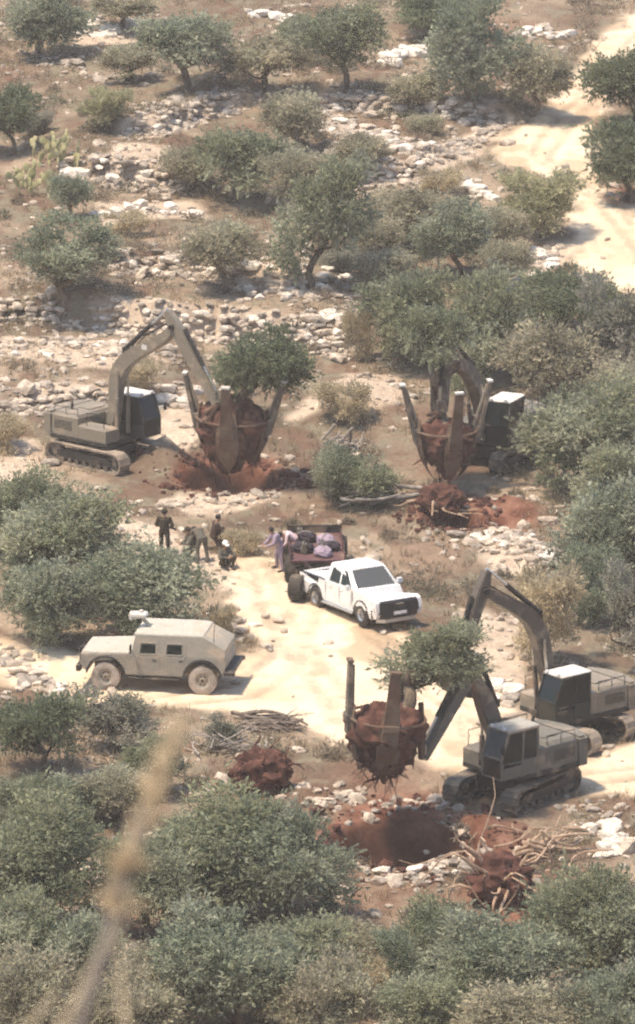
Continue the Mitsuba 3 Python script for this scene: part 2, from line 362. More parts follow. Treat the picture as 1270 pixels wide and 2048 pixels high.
def axis(lo, a, b, hi, step):
    inner = np.arange(a, b + step / 2, step); left, right, k = [a], [b], step
    while left[-1] > lo: k *= 1.35; left.append(left[-1] - k)
    k = step
    while right[-1] < hi: k *= 1.35; right.append(right[-1] + k)
    return np.array(left[:0:-1] + inner.tolist() + right[1:])
gx, gy = axis(-700, -19.5, 19.5, 700, 0.17), axis(-60, 146.0, 302.0, 900, 0.2)
X, Y = np.meshgrid(gx, gy, indexing='ij'); sh = X.shape
Z = height(X.ravel(), Y.ravel())
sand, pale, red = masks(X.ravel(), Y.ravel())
idx = np.arange(X.size).reshape(sh)
F = np.stack([idx[:-1, :-1], idx[1:, :-1], idx[1:, 1:], idx[:-1, 1:]], -1).reshape(-1, 4)
rt_ = ruts(X.ravel(), Y.ravel()); Z = Z - 0.05 * rt_
V = np.stack([X.ravel(), Y.ravel(), Z], -1)
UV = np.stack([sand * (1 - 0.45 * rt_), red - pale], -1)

def soil(p, n, uv):
    s, r, w = uv.x, dr.maximum(uv.y, 0), dr.maximum(-uv.y, 0)
    a = fbm(p.x * 0.30, p.y * 0.22, p.z * 0.3, 4)
    b = fbm(p.x * 1.9, p.y * 1.3, p.z * 2.1 + 3.0, 3)
    g = noise(p.x * 11, p.y * 8, p.z * 9)
    c = mix((0.150, 0.112, 0.084), (0.310, 0.246, 0.184), smoothstep(0.36, 0.68, a))      # brown soil to dry tan
    c = mix(c, (0.200, 0.178, 0.132), smoothstep(0.46, 0.66, b) * 0.9)                     # dead grass
    c = mix(c, (0.150, 0.090, 0.066), smoothstep(0.60, 0.78, fbm(p.x * 0.7, p.y * 0.5, 9.0, 3)) * 0.7)
    c = mix(c, mix((0.38, 0.30, 0.23), (0.58, 0.49, 0.39), b), dr.clip(w * (0.70 + 0.6 * b), 0, 1))
    c = mix(c, mix((0.125, 0.056, 0.038), (0.25, 0.135, 0.098), smoothstep(0.3, 0.75, b)), dr.clip(r * 1.15, 0, 1))
    c = mix(c, mix((0.075, 0.036, 0.026), (0.13, 0.066, 0.048), b), dr.clip(r - 1, 0, 1))     # darker earth inside the pits, their shade put into the colour
    sandc = mix((0.60, 0.475, 0.335), (0.74, 0.625, 0.47), smoothstep(0.25, 0.6, a))
    sandc = mix(sandc, (0.54, 0.41, 0.29), smoothstep(0.48, 0.70, b) * 0.55)
    sandc = mix(sandc, (0.46, 0.33, 0.22), smoothstep(0.56, 0.72, fbm(p.x * 0.55 + 5, p.y * 0.35, 2.0, 3)) * 0.7)
    c = mix(c, sandc, s)
    return c * (1 + (0.40 - 0.28 * s) * (g - 0.5))
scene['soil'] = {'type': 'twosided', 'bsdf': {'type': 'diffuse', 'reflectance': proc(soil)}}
road = (sand[F] > 0.5).all(1)
def sub(mask):
    f = F[mask]; u, inv = np.unique(f, return_inverse=True); f = inv.reshape(f.shape)
    return mikit.ply((V[u], f), 'soil', smooth=True, uv=UV[u])
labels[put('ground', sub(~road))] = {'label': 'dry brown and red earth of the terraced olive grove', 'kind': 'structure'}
labels[put('dirt_road', sub(road))] = {'label': 'pale sandy dirt roads through the grove', 'kind': 'structure'}

def on(x, y, dz=0.0): return np.array([x, y, float(height(x, y)) + dz])
def gpt(px, py, dz=0.0):
    p = hit(px, py); return p + [0, 0, dz]

# ------------------------------------------------------------------ stones
def stone_mesh(seed, sub_=1, flat=0.7, rough=0.33):
    m = trimesh.creation.icosphere(subdivisions=sub_); v = m.vertices.copy()
    v = np.sign(v) * np.abs(v) ** 0.72                     # blocky rather than round
    nz = meshkit.fbm(v * 1.4 + seed * 7.3, 3, seed); v *= (1 + rough * 2 * (nz - 0.5))[:, None]
    rs = np.random.default_rng(seed)
    for _ in range(7):                          # flat broken faces
        d = rs.normal(size=3); d /= np.linalg.norm(d); k = v @ d; lim = rs.uniform(0.58, 0.86)
        v -= np.maximum(k - lim, 0)[:, None] * d
    v[:, 2] *= flat
    return trimesh.Trimesh(v, m.faces, process=False)
STONES = {mt: [mikit.ply(stone_mesh(10 * j + i), mt, smooth=14) for i in range(5)] for j, mt in enumerate(('limestone', 'limestone_white', 'limestone_grey'))}
rs = np.random.default_rng(5)

def lay(parent, p, size, mt=None, name='stone', tilt=0.25):
    mt = mt or rs.choice(['limestone', 'limestone', 'limestone', 'limestone_white', 'limestone_grey'])
    M = xf(p, rs.uniform(0, 6.3), np.array(size) * 0.5) @ rot(rs.normal(size=3), rs.uniform(-tilt, tilt))
    return put(name, STONES[mt][rs.integers(5)], parent, M)

def stone_wall(line, label, hgt, n_rows, size=0.42, gaps=0.12, white=0.2):
    size, n_rows, white, gaps = size * 0.86, n_rows + 1, white * 0.45, gaps * 0.6
    k = thing('dry_stone_wall', label, 'stone wall')
    x0, x1 = line[0, 0], line[-1, 0]; n = int((x1 - x0) / (size * 0.88)); total = 0
    for row in range(n_rows):
        for i in range(n):
            if rs.random() < gaps * (1 + row * 1.2): continue
            x = x0 + (i + 0.5 * (row % 2) + rs.uniform(-.3, .3)) * size * 0.88
            y = np.interp(x, line[:, 0], line[:, 1]) - 0.42 + row * 0.10 + rs.uniform(-.12, .12)
            z = float(height(x, y - 0.25)) + (row + 0.35) * size * 0.56 * rs.uniform(0.85, 1.15)
            s = size * rs.uniform(0.75, 1.45)
            lay(k, (x, y, z), (s * rs.uniform(1.0, 1.5), s * 1.1, s * rs.uniform(0.85, 1.15)), 'limestone_white' if rs.random() < white else None); total += 1
            if total >= 290: return k
    for i in range(n // 3):                     # fallen stones along the foot
        x = rs.uniform(x0, x1); y = np.interp(x, line[:, 0], line[:, 1]) - rs.uniform(0.7, 2.2)
        s = size * rs.uniform(0.4, 0.9)
        if total < 290: lay(k, on(x, y, s * 0.15), (s * 1.3, s, s * .8)); total += 1
    return k
stone_wall(TERRACE['main'], 'long pale dry-stone terrace wall running behind the boom of the left excavator', 1.15, 4, 0.42)
stone_wall(TERRACE['left'], 'short stone terrace wall at the left edge behind the bare-stemmed olive tree', 0.8, 3, 0.42)
stone_wall(TERRACE['mid'], 'broken stone terrace wall in the upper left above the long pale wall', 0.7, 3, 0.45, 0.3)
stone_wall(TERRACE['cactus'], 'rough wall of big pale slabs beside the prickly pear cactus', 1.0, 3, 0.55, 0.2, 0.4)
stone_wall(TERRACE['upper'], 'tumbled stone wall in the upper left climbing towards the middle', 0.7, 3, 0.42, 0.25, 0.4)
stone_wall(TERRACE['top'], 'low stone terrace wall below the trees at the top middle, left of the pale road', 0.7, 3, 0.42, 0.15, 0.35)
stone_wall(TERRACE['bend'], 'short low stone wall under the slanting bank, left of the bend of the upper road', 0.7, 3, 0.42, 0.15, 0.3)
stone_wall(TERRACE['low'], 'low crumbling stone bank behind the left excavator', 0.55, 2, 0.42, 0.25)

def rock_group(label, pts, n, size, white=0.5, name='rock_outcrop', cname='stone', spread=0.25):
    """Stones strewn along a line of picture points, heaped and half buried."""
    k = thing(name, label, 'rocks')
    q = np.array([hit(*p) for p in pts]); L = np.r_[0, np.cumsum(np.hypot(*np.diff(q[:, :2], axis=0).T))] if len(q) > 1 else np.zeros(1)
    for i in range(n):
        u = rs.uniform(0, L[-1]) if len(q) > 1 else 0
        x, y = np.interp(u, L, q[:, 0]) + rs.normal() * spread, np.interp(u, L, q[:, 1]) + rs.normal() * spread * 1.6
        s = size * rs.uniform(0.5, 1.4)
        lay(k, on(x, y, s * rs.uniform(0.0, 0.3)), (s * rs.uniform(1, 1.6), s * 1.1, s * rs.uniform(.7, 1.1)), 'limestone_white' if rs.random() < white else None, cname)
    return k
rock_group('white limestone rocks near the top left corner, between two olive trees', [(150, 70), (195, 55), (225, 62), (265, 52)], 34, 0.6, 0.8)
rock_group('white rocks at the top edge left of the middle', [(505, 30), (560, 32), (585, 60)], 22, 0.55, 0.7)
rock_group('bright white rock heap in the top middle, beside a blue-green olive tree', [(770, 130), (800, 105), (845, 110)], 30, 0.7, 0.95)
rock_group('pale rocks beside the far end of the upper road', [(1030, 75), (1070, 62), (1110, 75), (1160, 75)], 24, 0.6, 0.6)
rock_group('slanting bank of pale stones in the upper middle', [(640, 240), (690, 265), (760, 285), (830, 300), (870, 298)], 60, 0.5, 0.3, spread=0.5)
rock_group('white rocks under the shrub at the bend of the upper road', [(890, 340), (930, 370), (960, 395), (990, 400)], 34, 0.5, 0.8)
rock_group('line of pale stones with a white slab left of the round olive tree', [(200, 435), (260, 422), (330, 425), (390, 425)], 26, 0.5, 0.7)
rock_group('scatter of grey rubble between the two middle olive trees', [(500, 530), (545, 555), (560, 590)], 46, 0.45, 0.1, spread=0.7)
rock_group('heap of pale rubble beside the dark tall olive tree', [(640, 580), (680, 560), (740, 575), (780, 590)], 46, 0.45, 0.4, spread=0.6)
rock_group('pile of stones at the right end of the long pale wall', [(610, 668), (650, 660), (690, 640), (640, 690)], 34, 0.42, 0.5)
rock_group('bright boulders along the foot of the slanting path right of the middle', [(985, 615), (1010, 590), (1060, 545), (1100, 500)], 40, 0.5, 0.6, spread=0.3)
rock_group('small stones on the left terrace below the bare-stemmed olive tree', [(10, 690), (90, 685), (190, 690), (240, 710)], 40, 0.35, 0.3, spread=0.8)
rock_group('pale stones right of the left excavator cab', [(320, 800), (370, 790), (400, 780)], 24, 0.45, 0.3)
rock_group('pale stones and rubble below the red trench on the right', [(965, 1085), (1010, 1070), (1060, 1100), (1030, 1130)], 36, 0.4, 0.4, spread=0.6)
rock_group('loose stones at the edge of the road above the sand-coloured jeep', [(455, 1235), (480, 1270), (500, 1300)], 26, 0.35, 0.2, spread=0.5)
rock_group('white boulders at the right edge in front of the near excavator', [(1185, 1655), (1215, 1672), (1250, 1690), (1225, 1705)], 18, 0.55, 0.8, spread=0.35)
rock_group('pale stones behind the boom of the near excavator', [(985, 1390), (1000, 1370), (1020, 1400)], 10, 0.6, 0.8, spread=0.3)
rock_group('small pale stones along the front lip of the nearest pit', [(740, 1735), (800, 1750), (870, 1745), (910, 1720)], 24, 0.3, 0.3, spread=0.4)
rock_group('pale stones along the verge in front of the sand-coloured jeep', [(20, 1345), (80, 1380), (130, 1395)], 24, 0.35, 0.3, spread=0.5)

BANDS = [(np.asarray(t), 0.55, 150) for t in TERRACE.values()] + [(np.array([hit(*q) for q in pts]), wd, dn) for pts, wd, dn in (
    ([(640, 240), (690, 265), (760, 285), (870, 300)], .8, 170), ([(985, 615), (1040, 555), (1110, 490)], .6, 150), ([(830, 345), (915, 290), (1010, 240)], .5, 120), ([(200, 430), (300, 420), (400, 428)], .5, 90),
    ([(230, 505), (330, 512), (400, 525)], .9, 130), ([(0, 690), (120, 682), (260, 700), (400, 720)], .9, 90), ([(0, 775), (140, 785), (300, 800)], .8, 120), ([(500, 530), (560, 580), (700, 585), (790, 600)], 1.2, 170),
    ([(60, 100), (150, 140), (280, 160)], .8, 40), ([(300, 225), (350, 205), (420, 195), (560, 180)], .6, 100), ([(600, 690), (680, 650), (720, 600)], .8, 150), ([(940, 1090), (1040, 1080), (1110, 1130)], 1.0, 120), ([(0, 1300), (70, 1350), (150, 1400)], .6, 90),
    ([(720, 1740), (830, 1760), (930, 1720)], .5, 90), ([(600, 1600), (760, 1600), (900, 1620)], .9, 60), ([(1150, 1620), (1270, 1640)], 1.0, 100), ([(150, 345), (260, 330), (360, 350)], .7, 150), ([(700, 370), (790, 352), (860, 340)], .7, 130), ([(250, 1015), (400, 1000), (560, 985)], .8, 70))]
bx_, by_ = [], []; r = np.random.default_rng(17)
for ln, wd, dn in BANDS:
    L_ = np.r_[0, np.cumsum(np.hypot(*np.diff(ln[:, :2], axis=0).T))]; n = int(L_[-1] * dn * 0.22); u = r.uniform(0, L_[-1], n)
    bx_.append(np.interp(u, L_, ln[:, 0]) + r.normal(0, wd * .4, n)); by_.append(np.interp(u, L_, ln[:, 1]) - .35 + r.normal(0, wd * .7, n))
bx_, by_ = np.concatenate(bx_), np.concatenate(by_)

def scatter(n, seed, keep):
    r = np.random.default_rng(seed); x, y = r.uniform(-17, 17, n), r.uniform(148, 296, n)
    s, p, d = masks(x, y); k = r.random(n) < keep(s, p, np.minimum(d, 1), meshkit.fbm(np.stack([x * .35, y * .3, 0 * x], -1), 3, 77))
    return x[k], y[k], r

def merge(verts, faces, M, off):
    """Copies of a small mesh under the matrices M (n, 3, 3) and offsets, as one mesh."""
    v = np.einsum('nij,kj->nki', M, verts) + off[:, None, :]
    f = faces[None] + (np.arange(len(M)) * len(verts))[:, None, None]
    return v.reshape(-1, 3), f.reshape(-1, 3)

def rotations(r, n, tilt=0.4):
    a, b, c = r.uniform(0, 6.283, n), r.normal(0, tilt, n), r.normal(0, tilt, n)
    Rz = np.zeros((n, 3, 3)); Rz[:, 0, 0] = Rz[:, 1, 1] = np.cos(a); Rz[:, 1, 0] = np.sin(a); Rz[:, 0, 1] = -np.sin(a); Rz[:, 2, 2] = 1
    Rx = np.zeros((n, 3, 3)); Rx[:, 0, 0] = 1; Rx[:, 1, 1] = Rx[:, 2, 2] = np.cos(b); Rx[:, 2, 1] = np.sin(b); Rx[:, 1, 2] = -np.sin(b)
    return Rz @ Rx
for mt, n, lab, base in (('limestone', 9000, 'pale pebbles and small stones strewn over the ground', 0.13), ('limestone_grey', 5000, 'grey stones and clods strewn over the ground', 0.10)):
    x, y, r = scatter(n, 3 + n, lambda s, p, d, q: np.clip(0.12 + 0.8 * p + 0.5 * (q > 0.52) - 0.6 * s, 0.05, 1))
    z = height(x, y); m = len(x); sz = base * np.exp(r.normal(0, 0.5, m))
    ico = stone_mesh(3, 0, 0.6)
    M = rotations(r, m) * sz[:, None, None] * np.stack([r.uniform(.8, 1.5, m), r.uniform(.8, 1.3, m), r.uniform(.6, 1, m)], -1)[:, None, :]
    v, f = merge(np.array(ico.vertices), np.array(ico.faces), M, np.stack([x, y, z + sz * 0.2], -1))
    labels[put('scattered_stones', mikit.ply((v, f), mt, smooth=False))] = {'label': lab, 'category': 'stones', 'kind': 'stuff'}
for i_, mt in enumerate(('limestone', 'limestone_grey')):
    x, y = bx_[i_::2], by_[i_::2]; m = len(x); sz = 0.105 * np.exp(r.normal(0, .45, m)); ico = stone_mesh(6 + i_, 0, 0.65)
    v, f = merge(np.array(ico.vertices), np.array(ico.faces), rotations(r, m) * sz[:, None, None] * np.stack([r.uniform(.8, 1.7, m), r.uniform(.8, 1.3, m), r.uniform(.6, 1.1, m)], -1)[:, None, :], np.stack([x, y, height(x, y) + sz * .25], -1))
    labels[put('rubble', mikit.ply((v, f), mt, smooth=False))] = {'label': ('pale', 'grey')[i_] + ' broken stone rubble along the terraces', 'category': 'rubble', 'kind': 'stuff'}
# red clods round the pits
cx, cy = [], []
r = np.random.default_rng(91)
for px, py, rx, ry, a, depth, rim in PITS:
    n = 300; t, q = r.uniform(0, 6.283, n), 1.0 + np.abs(r.normal(0, 0.45, n)); cx.append(px + rx * q * np.cos(t)); cy.append(py + ry * q * np.sin(t))
cx, cy = np.concatenate(cx), np.concatenate(cy); sz = 0.062 * np.exp(r.normal(0, 0.6, len(cx)))
v, f = merge(np.array(stone_mesh(4, 0, 0.8).vertices), np.array(stone_mesh(4, 0, 0.8).faces), rotations(r, len(cx)) * sz[:, None, None], np.stack([cx, cy, height(cx, cy) + sz * .3], -1))
labels[put('earth_clods', mikit.ply((v, f), 'red_earth'))] = {'label': 'clods of freshly dug red earth round the pits', 'category': 'earth clods', 'kind': 'stuff'}

# dead grass: tufts of thin blades
def blades(x, y, z, r, n, h, spread, tones, lean=0.5, wide=0.012):
    m = len(x); X0 = np.repeat(np.stack([x, y, z], -1), n, 0); k = m * n
    a = r.uniform(0, 6.283, k); rad = np.abs(r.normal(0, spread, k)); hh = np.repeat(h, n) * r.uniform(.5, 1.2, k)
    b0 = X0 + np.stack([rad * np.cos(a), rad * np.sin(a), 0 * a], -1)
    tip = b0 + np.stack([np.cos(a) * lean * hh * r.uniform(0, 1, k), np.sin(a) * lean * hh * r.uniform(0, 1, k), hh], -1)
    w = r.uniform(0, 6.283, k); side = np.stack([np.cos(w), np.sin(w), 0 * w], -1) * (wide * (0.5 + hh * 2))[:, None]
    v = np.stack([b0 - side, b0 + side, tip], 1).reshape(-1, 3)
    col = np.array(tones)[r.integers(len(tones), size=m)]; col = np.repeat(col, n, 0) * r.uniform(.75, 1.2, (k, 1))
    return v, np.arange(3 * k).reshape(-1, 3), np.repeat(col, 3, 0)
STRAW = [(0.36, 0.29, 0.18), (0.30, 0.25, 0.16), (0.25, 0.22, 0.15), (0.40, 0.31, 0.20), (0.27, 0.20, 0.14)]
x, y, r = scatter(27000, 8, lambda s, p, d, q: np.clip((q - 0.36) * 4, 0, 1) * (1 - s) ** 2 * (1 - 0.8 * p) * (1 - d))
v, f, c = blades(x, y, height(x, y) - 0.02, r, 13, 0.16 + 0.22 * r.random(len(x)), 0.14, STRAW)
labels[put('dry_grass', mikit.ply((v, f), 'straw', color=c))] = {'label': 'dead straw-coloured grass and thistles between the trees', 'category': 'grass', 'kind': 'stuff'}

# low grey-brown scrub hugging the ground between the trees
r = np.random.default_rng(55); n = 1000
x, y = r.uniform(-17, 17, n), r.uniform(150, 294, n); q = meshkit.fbm(np.stack([x * .22, y * .2, 0 * x], -1), 3, 12); s_, p_, d_ = masks(x, y)
k_ = (s_ < .1) & (p_ < .3) & (d_ < .2) & (r.random(n) < np.clip((q - .38) * 5, .05, 1)); x, y = x[k_], y[k_]; m = 150
R_ = r.uniform(.25, .85, len(x)); c_ = np.stack([x, y, height(x, y)], -1)
d = r.normal(size=(len(x), m, 3)); d[..., 2] = np.abs(d[..., 2]); d /= np.linalg.norm(d, axis=-1, keepdims=True)
P0 = (c_[:, None] + d * R_[:, None, None] * (0.45 + .6 * r.random((len(x), m, 1))) * [1, 1, .7]).reshape(-1, 3)
g = d.reshape(-1, 3) + r.normal(size=P0.shape) * .6; g /= np.linalg.norm(g, axis=1, keepdims=True); sd_ = np.cross(g, r.normal(size=g.shape)); sd_ /= np.linalg.norm(sd_, axis=1, keepdims=True)
L = r.uniform(.10, .24, (len(P0), 1)); v = np.stack([P0 - sd_ * L * .16, P0 + sd_ * L * .16, P0 + g * L], 1).reshape(-1, 3)
tn = np.array([(.25, .21, .155), (.20, .185, .14), (.18, .18, .13), (.28, .23, .17), (.16, .165, .115)])[r.integers(5, size=len(x))]
c = np.repeat(np.repeat(tn, m, 0) * r.uniform(.75, 1.3, (len(P0), 1)), 3, 0)
labels[put('low_scrub', mikit.ply((v, np.arange(len(v)).reshape(-1, 3)), 'leaf', color=c))] = {'label': 'low dry grey-brown scrub on the terraces', 'category': 'scrub', 'kind': 'stuff'}
# ------------------------------------------------------------------ trees and shrubs
def crown_mesh(seed, n, tones, lobes=20, leaf=(0.13, 0.27), loose=1.0):
    """Leaf sprays on uneven lobes inside a crown 2 wide and 2 high (unit radius); leaf sizes are for a crown radius of 2.2 m."""
    r = np.random.default_rng(seed); c, R, T = [], [], []
    lean = r.normal(size=3) * 0.16
    while len(c) < lobes:
        p = r.normal(size=3); p /= np.linalg.norm(p); p *= r.uniform(0.20, 0.82) * loose
        if p[2] < -0.80: continue
        c.append(p * [1, 1, 0.9] + lean * p[2]); R.append(r.uniform(0.17, 0.40)); T.append(np.array(tones[r.integers(len(tones))]) * r.uniform(0.80, 1.22))
    c, R, T = np.array(c), np.array(R), np.array(T)
    m = n // 8                                  # short sprays of eight leaf clumps each, starting inside a lobe and growing out and up
    k = r.choice(lobes, m, p=R ** 1.8 / (R ** 1.8).sum())
    d = r.normal(size=(m, 3)); d /= np.linalg.norm(d, axis=1, keepdims=True)
    start = c[k] + d * (R[k] * r.uniform(0.25, 0.95, m))[:, None] * [1, 1, .85]
    g0 = d * 0.8 + c[k] * 0.5 + [0, 0, 0.35] + r.normal(size=(m, 3)) * 0.45; g0 /= np.linalg.norm(g0, axis=1, keepdims=True)
    LS = r.uniform(0.10, 0.30, m) * np.where(r.random(m) < 0.12, 1.6, 1.0)
    u = (np.arange(8) + r.random((m, 8))) / 8
    p = (start[:, None] + g0[:, None] * (u * LS[:, None])[..., None] + np.array([0, 0, -.10]) * (u ** 2 * LS[:, None])[..., None] + r.normal(size=(m, 8, 3)) * 0.022).reshape(-1, 3)
    n = len(p); k = np.repeat(k, 8)
    g = np.repeat(g0, 8, 0) + r.normal(size=(n, 3)) * 0.65; g /= np.linalg.norm(g, axis=1, keepdims=True)
    s = np.cross(g, r.normal(size=(n, 3))); s /= np.linalg.norm(s, axis=1, keepdims=True)
    L = r.uniform(*leaf, n)[:, None] / 2.2; W = L * r.uniform(0.15, 0.28, n)[:, None]
    nn = np.cross(g, s)
    v = np.stack([p, p + g * L * .5 + s * W, p + g * L - nn * L * .15, p + g * L * .5 - s * W], 1).reshape(-1, 3)
    i = np.arange(n) * 4
    f = np.concatenate([np.stack([i, i + 1, i + 2], -1), np.stack([i, i + 2, i + 3], -1)])
    col = T[k] * np.repeat(r.uniform(0.85, 1.2, (m, 1)), 8, 0) * r.uniform(0.8, 1.25, (n, 1))
    return v, f, np.repeat(np.clip(col, 0, 1), 4, 0), c
OLIVE = [(0.245, 0.272, 0.184), (0.301, 0.324, 0.229), (0.204, 0.236, 0.155), (0.345, 0.363, 0.264), (0.271, 0.287, 0.185)]
BLUE = [(0.231, 0.272, 0.205), (0.285, 0.323, 0.246), (0.198, 0.236, 0.180), (0.325, 0.356, 0.276)]
BROWN = [(0.340, 0.320, 0.231), (0.405, 0.377, 0.278), (0.288, 0.277, 0.201), (0.356, 0.351, 0.256)]
DEEP = [(0.146, 0.175, 0.109), (0.186, 0.216, 0.136), (0.221, 0.245, 0.159), (0.131, 0.153, 0.101)]
PURPLE = [(0.279, 0.277, 0.230), (0.227, 0.228, 0.190), (0.325, 0.316, 0.265), (0.251, 0.259, 0.201)]
YELLOW = [(0.365, 0.363, 0.217), (0.315, 0.321, 0.198), (0.398, 0.384, 0.246)]
TAN = [(0.502, 0.440, 0.307), (0.428, 0.379, 0.265), (0.556, 0.487, 0.348)]
BLUE = [tuple(.5 * (x + y) for x, y in zip(p_, q_)) for p_, q_ in zip(BLUE, OLIVE)]
CROWNS = {}
for name, tones, seeds in (('olive', OLIVE, (1, 2, 3)), ('blue', BLUE, (4, 5, 6)), ('brown', BROWN, (7, 8)), ('deep', DEEP, (9, 10)), ('purple', PURPLE, (11,)), ('yellow', YELLOW, (12,)), ('tan', TAN, (13,))):
    CROWNS[name] = []
    for s in seeds:
        v, f, c, lob = crown_mesh(s, 10500, tones, 22 if name != 'tan' else 14)
        CROWNS[name].append((mikit.ply((v, f), 'leaf', color=c), lob))
FULL = {}                                        # denser crowns for the big trees nearest the viewer
for name, tones, s in (('olive', OLIVE, 31), ('blue', BLUE, 32), ('brown', BROWN, 33)):
    v, f, c, lob = crown_mesh(s, 17000, tones, 34, (0.11, 0.24))
    FULL[name] = [(mikit.ply((v, f), 'leaf', color=c), lob)]
    v, f, c, lob = crown_mesh(s + 10, 17000, tones, 34, (0.11, 0.24))
    FULL[name].append((mikit.ply((v, f), 'leaf', color=c), lob))

def limbs(base, center, rad, lob, r, thick):
    """Crooked trunk that forks into limbs reaching the crown's lobes."""
    base, center = np.array(base), np.array(center); H = center[2] - base[2]
    fork = base + (center - base) * 0.52 + np.array([r.normal() * 0.12, r.normal() * 0.12, 0]) * H * 0.4
    t = np.linspace(0, 1, 6)[:, None]
    path = base * (1 - t) + fork * t + np.array([r.normal(), r.normal(), 0]) * 0.10 * H * np.sin(t * np.pi)
    ms = [tube(path, thick * np.array([1.5, 1.08, .98, .92, .88, .9]), 9)]
    order = r.permutation(len(lob))[:7]
    for j in order:
        tip = center + lob[j] * rad * 0.9
        q = np.linspace(0, 1, 6)[:, None]; mid = np.array([r.normal(), r.normal(), r.normal() * .5]) * 0.16 * np.linalg.norm(tip - fork)
        ms.append(tube(fork * (1 - q) + tip * q + mid * np.sin(q * np.pi), thick * np.linspace(0.62, 0.12, 6), 6))
    return cat(ms)

TREES = 'olive trees of the grove'
def tree(label, cx, cy, w, h, bx, by, tone='olive', full=False, name='olive_tree', category='olive tree', group=TREES, var=None, trunk=True):
    if full: w, h = w * 1.16, h * 1.12
    b = gpt(bx, by); s = scale_at(b)
    R = np.array([w / s / 2, w / s / 2 * 0.95, h / s / 2 * 1.0])
    cz = b[2] + (by - cy) / s / math.cos(PITCH)
    c = np.array([b[0] + (cx - bx) / s, b[1], max(cz - R[2] * .08, b[2] + R[2] * 0.70)])
    k = thing(name, label, category, group)
    r = np.random.default_rng(abs(int(cx * 7 + cy * 13 + w)))
    if by < 660 and trunk and not full: c[2] += 0.14 * R[2]; R = R * [1.0, 1.0, .90]
    shape, lob = (FULL if full else CROWNS)[tone][(r.integers(9) if var is None else var) % len((FULL if full else CROWNS)[tone])]
    a = r.uniform(0, 6.283)
    put('crown', shape, k, xf(c, a, R * (1.08 if full else 1.20)))
    if trunk:
        ca, sa = math.cos(a), math.sin(a); L = lob @ np.array([[ca, sa, 0], [-sa, ca, 0], [0, 0, 1]])
        part(k, 'trunk', limbs(b - [0, 0, 0.12], c - [0, 0, R[2] * 0.15], R, L, r, 0.040 * w / s), 'bark', smooth=60)
    return k
